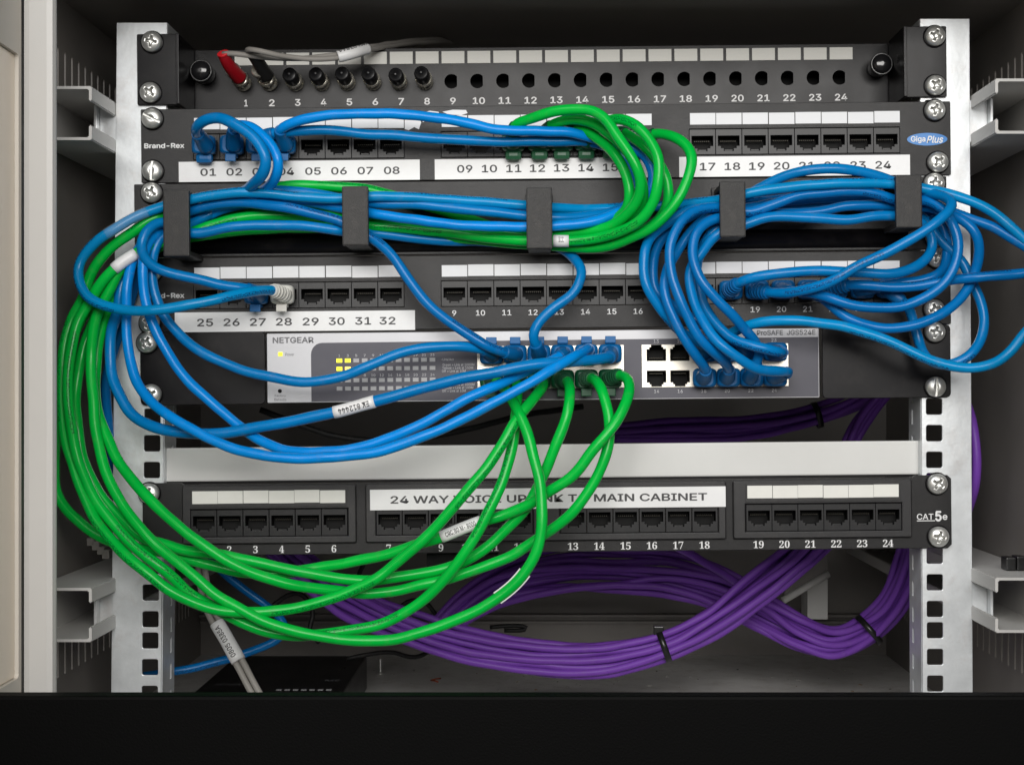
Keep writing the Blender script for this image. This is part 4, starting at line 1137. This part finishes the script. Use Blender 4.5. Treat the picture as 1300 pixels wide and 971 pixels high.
# deep blue lead at the bottom behind everything
cable('rear_lead', 'dark blue lead bent in a hairpin deep behind the green sag', [(262,705,-95),(285,728,-95),(310,748,-95),(335,766,-95),(356,784,-92),(363,796,-90),(352,812,-88),(330,822,-85),(300,833,-80),(260,844,-75),(215,853,-70),(180,858,-70)], 2.7, M['deepblue'], cat='cable')
for k, (lab, path) in enumerate((
  ('thin black wire curling below port 5 of the voice panel', [(345,770,-120),(362,757,-125),(378,752,-130),(392,762,-130),(398,780,-128),(392,800,-125),(405,815,-120)]),
  ('thin black wire drooping under the green sag on the cabinet floor', [(440,836,-180),(470,830,-182),(500,828,-184),(520,834,-184),(533,833,-184),(545,826,-186),(556,818,-188)]),
  ('thin black wire dropping straight behind the crossing green cables', [(468,705,-110),(456,728,-115),(452,750,-120),(449,785,-126)]),
  ('thin black wire arching over the purple bundle at its start', [(500,778,-200),(520,762,-204),(540,764,-206),(556,784,-208)]),
  ('thick black wire crossing the dark gap under the switch', [(330,520,-60),(420,552,-70),(500,560,-80),(580,548,-90),(660,528,-100),(740,516,-110)]),
  ('black wire end lying against the rear wall under the purple arch', [(622,796,-260),(650,794,-262),(670,796,-262),(668,799,-262),(640,800,-262)]))):
    cable('black_wire', lab, path, 1.6 if k != 4 else 2.0, M['black'], cat='wire', group='black wires behind the rack')

# ------------------------------------------------------------------ purple cable bundles
def bundle(path, n, spread, label, group, r=2.55, seed=1, flat=1.0, twist=0.8):
    rnd = random.Random(seed)
    base = [P(*p) for p in fill([q[:3] for q in path])]
    wid = [q[3] if len(q) > 3 else 1.0 for q in path]
    offs = []
    k = 0
    while len(offs) < n:
        rr = 0.60*math.sqrt(k)*2*r*0.001; a = k*2.39996
        offs.append((rr*math.cos(a), rr*math.sin(a))); k += 1
    out = []
    for j in range(n):
        ph = rnd.uniform(-0.25, 0.25)
        pts = []
        for i, p in enumerate(base):
            t = (base[min(i+1, len(base)-1)] - base[max(i-1, 0)]).normalized()
            side = Vector((0, -1, 0)).cross(t).normalized()
            fw = side.cross(t).normalized()
            tw_ = twist*i/len(base) + ph*2.2*math.sin(i*0.8 + j*1.7)
            u, v = offs[j]
            uu = u*math.cos(tw_) - v*math.sin(tw_); vv = u*math.sin(tw_) + v*math.cos(tw_)
            s = spread*wid[i]
            q = p + side*(uu*s) + fw*(vv*flat*min(1.0, s)) + Vector((rnd.uniform(-1, 1), rnd.uniform(-1, 1), rnd.uniform(-1, 1)))*0.0013*s
            pts.append(q)
        c, _ = spline(pts, 0.004)
        o0 = min(c, key=lambda v: v.z)
        root = tag(empty('purple_cable', o0), label, 'cable', group)
        mobj('sheath', tube([p - o0 for p in c], r*0.001, 10), root, (M['purple'],))
        out.append(c)
    return out
PA = bundle([(330,668,-90),(390,722,-100,1.2),(450,764,-110,1.15),(520,795,-118,1.1),(600,820,-122,1.1),(680,834,-124,1.1),(760,836,-124,1.05),(845,818,-122,0.95),(905,788,-120,1.0),(960,748,-118,1.1),(1010,706,-115,1.2),(1050,665,-110,1.2)],
   13, 1.0, 'one of the purple cables in the front sagging bundle held by the black tie', 'purple cables of the front bundle', seed=3)
PB = bundle([(560,800,-190,0.8),(590,772,-190,0.9),(640,744,-192,1.25),(710,729,-195,1.5),(780,727,-197,1.5),(850,732,-196,1.5),(915,752,-190,1.3),(970,780,-180,1.1),(1020,806,-170,1.0),(1062,816,-160,0.9),(1102,800,-150,0.85),(1135,766,-140,0.85),(1158,715,-130,0.9),(1172,660,-120,0.9),(1180,600,-110,0.9)],
   14, 1.0, 'one of the purple cables arching behind and looping up inside the rail', 'purple cables of the rear bundle', seed=5)
bundle([(780,548,-250),(860,546,-250,1.1),(930,546,-248,1.1),(1000,536,-240),(1060,520,-230),(1110,498,-220)], 7, 1.0,
   'one of the purple cables lying across the dark gap under the switch', 'purple cables under the switch', seed=9)
bundle([(1075,575,-200),(1095,535,-200),(1120,505,-200),(1145,480,-200)], 4, 1.0, 'one of the purple cables rising beside the rail in the gap under the switch', 'purple cables beside the rail', seed=11)
cable('purple_cable', 'single purple cable dropping from the sockets 17 and 18 of the voice panel', [(850,690,-90),(875,702,-110),(905,720,-130),(940,742,-150),(965,760,-165)], 2.75, M['purple'])
cable('purple_cable', 'single purple cable showing outside the galvanised rail next to the cabinet side', [(1205,470,-40),(1226,510,-25),(1236,545,-15),(1240,580,-12),(1238,612,-15),(1228,650,-30),(1205,690,-60)], 2.9, M['purple'])

def tie(px, py, f, nrm, rad, label, head):
    """nylon tie: strap round a bundle plus its locking head"""
    ctr = P(px, py, f)
    root = tag(empty('cable_tie', ctr), label, 'cable tie', 'black cable ties')
    t = Vector(nrm).normalized(); a = Vector((0, -1, 0)); b = t.cross(a).normalized()
    n = 32; bm = bmesh.new(); ring = []
    for i in range(n):
        th = 2*math.pi*i/n
        d = a*math.cos(th) + b*math.sin(th)*rad[1]/rad[0]
        p = d*rad[0]
        ring.append([bm.verts.new(p + t*s_*0.0021 + d.normalized()*o_) for s_, o_ in ((-1, 0), (1, 0), (1, 0.0012), (-1, 0.0012))])
    for i in range(n):
        A, B_ = ring[i], ring[(i+1) % n]
        for k in range(4): bm.faces.new((A[k], A[(k+1) % 4], B_[(k+1) % 4], B_[k]))
    mobj('strap', bm_mesh(bm, smooth=True), root, (M['tie'],))
    if head:
        th = head
        d = (a*math.cos(th) + b*math.sin(th)*rad[1]/rad[0])*rad[0]
        bm = bmesh.new(); add_box(bm, (-0.0034, -0.0028, -0.0034), (0.0034, 0.0022, 0.0034), 0.0007)
        bmesh.ops.translate(bm, vec=d + Vector((0, -0.001, 0)), verts=bm.verts)
        mobj('locking_head', bm_mesh(bm), root, (M['tie'],))
tie(842, 818, -122, (1, 0, 0.35), (0.0112, 0.0108), 'black nylon tie with a square head round the front purple bundle', -1.3)
tie(1103, 799, -150, (0.8, 0, 0.7), (0.0118, 0.0112), 'black nylon tie round the purple loop next to the rail', 0)
tie(1037, 527, -235, (1, 0, 0.3), (0.0088, 0.0088), 'black nylon tie on the purple cables in the gap under the switch', 0)

# ------------------------------------------------------------------ small things
# black box on the cabinet floor
o0 = Vector((-0.181, 0.17, ZF))
rt = tag(empty('network_box', o0), 'small flat black network box lying on the cabinet floor', 'network box')
bm = bmesh.new(); add_box(bm, (-0.049, -0.075, 0.0005), (0.049, 0.073, 0.0255), 0.0015)
mobj('case', bm_mesh(bm), rt, (M['satin'],))
bm = bmesh.new(); add_box(bm, (-0.047, -0.0757, 0.0212), (0.047, -0.0752, 0.0228))
mobj('trim_line', bm_mesh(bm), rt, (M['dimprint'],))
for i in range(6):
    bm = bmesh.new(); add_box(bm, (-0.040+i*0.0135, -0.0760, 0.006), (-0.030+i*0.0135, -0.0753, 0.018))
    mobj('socket', bm_mesh(bm), rt, (M['hollow'],))
for i in range(7):
    bm = bmesh.new(); add_box(bm, (0.004+i*0.0055, -0.0640, 0.02545), (0.0075+i*0.0055, -0.0610, 0.0258))
    mobj('indicator', bm_mesh(bm), rt, (M['ledoff'],))
for bx, wd in ((-0.030, 0.020), (0.037, 0.010)):
    me = fit_text('NETGEAR' if bx < 0 else 'ME', wd, 0.006, 0.01)
    t_ = mobj('lettering', me, rt, (M['greyink'],), (bx, -0.045 if bx < 0 else -0.03, 0.0258)); t_.rotation_euler.x = math.radians(-90)
# pale folded plate and bracket at the back
o0 = P(1030, 790, -300)
br = tag(empty('rear_bracket', o0), 'pale grey upright bracket with a slanting plate, far back beside the purple loop', 'bracket')
bm = bmesh.new()
a = P(1025, 735, -300)-o0; b = P(1051, 786, -300)-o0
add_box(bm, a, (b.x, 0.03, b.z), 0.0006)
mobj('upright', bm_mesh(bm), br, (M['shelf'],))
bm = bmesh.new()
q = [P(994, 762, -262)-o0, P(1052, 728, -268)-o0, P(1048, 690, -275)-o0, P(1010, 690, -275)-o0]
vs = [bm.verts.new(p) for p in q]; vb = [bm.verts.new(p + Vector((0, 0.006, 0))) for p in q]
bm.faces.new(vs); bm.faces.new(vb[::-1])
for i in range(4): bm.faces.new((vs[i], vs[(i+1) % 4], vb[(i+1) % 4], vb[i]))
sp_ = mobj('slanting_plate', bm_mesh(bm), br, (M['cabinet'],))
e0, e1 = q[0], q[1]
mobj('plate_rim', tube([e0, (e0+e1)/2, e1], 0.0028, 10), br, (M['shelf'],))
# terminal block on the right lower channel, clip by the left rail
o0 = Vector((0.279, -0.012, -0.1057))
tb = tag(empty('terminal_block', o0), 'black plastic terminal block on the support channel at the picture edge', 'terminal block')
for i in range(3):
    bm = bmesh.new(); add_box(bm, (-0.0085+i*0.0062, -0.006, 0.0002), (-0.0029+i*0.0062, 0.006, 0.0078+0.0006*(i % 2)), 0.0007)
    mobj('terminal', bm_mesh(bm), tb, (M['tie'],))
o0 = P(128, 694, -20)
cl_ = tag(empty('wire_clip', o0), 'small grey clip on the cabinet wall behind the green loops', 'clip')
for i in range(4):
    c = P(117+i*6.5, 687+i*5.5, -20)-o0
    bm = bmesh.new(); add_box(bm, c-Vector((0.0022, 0.004, 0.0024)), c+Vector((0.0022, 0.004, 0.0024+0.0008*(i % 2))), 0.0005)
    mobj('clip_tooth', bm_mesh(bm), cl_, (M['cabinet'],))
# debris on the cabinet floor
def floor_at(px, py):
    k = -ZF/((py-CY)*S)
    return Vector(((px-CX)*S*k, D*(k-1), ZF))
p = floor_at(483, 856)
bm = bmesh.new()
for prof in ([(0.0030, 0.0), (0.0030, 0.0012), (0.0016, 0.0018), (0.0012, 0.0024), (0.0012, 0.0120), (0.0004, 0.0130)],):
    lathe(bm, prof, 14)
me = bm_mesh(bm)
for v in me.vertices: v.co = (v.co.x, v.co.z, -v.co.y + 0.0002)
tag(mobj('loose_screw', me, None, (M['screw'],), p), 'small loose screw standing on its head on the cabinet floor', 'screw')
rnd = random.Random(4)
bits = bmesh.new()
for i in range(170):
    px = rnd.uniform(440, 1140); py = rnd.uniform(846, 930)
    p = floor_at(px, py); s_ = rnd.uniform(0.0003, 0.0011)
    m_ = Matrix.Translation(p + Vector((0, 0, s_*0.3))) @ Matrix.Rotation(rnd.uniform(0, 6), 4, 'Z') @ Matrix.Diagonal((s_*rnd.uniform(1, 3), s_, s_*0.5, 1))
    r_ = bmesh.ops.create_icosphere(bits, subdivisions=1, radius=1.0, matrix=m_)
    mi = rnd.choice((0, 0, 0, 1, 2))
    for v in r_['verts']:
        for f in v.link_faces: f.material_index = mi
dm = bm_mesh(bits)
for c_ in ((0.36, 0.35, 0.33, 1), (0.25, 0.17, 0.10, 1), (0.12, 0.11, 0.10, 1)):
    dm.materials.append(mat('grit', c_, 0.8))
tag(mobj('floor_grit', dm), 'pale grit and crumbs scattered on the cabinet floor', 'grit', kind='stuff')
p = floor_at(547, 864)
bm = bmesh.new()
for d in (Vector((0.007, 0.008, 0)), Vector((0.006, -0.007, 0))):
    e = tube([Vector((0, 0, 0.0006)), d*0.5 + Vector((0, 0, 0.0009)), d + Vector((0, 0, 0.0006))], 0.0006, 6)
    bm.from_mesh(e)
tag(mobj('wire_offcut', bm_mesh(bm), None, (mat('copper_orange', srgb(150, 70, 40), 0.6),), p), 'bent orange wire offcut lying on the cabinet floor', 'offcut')
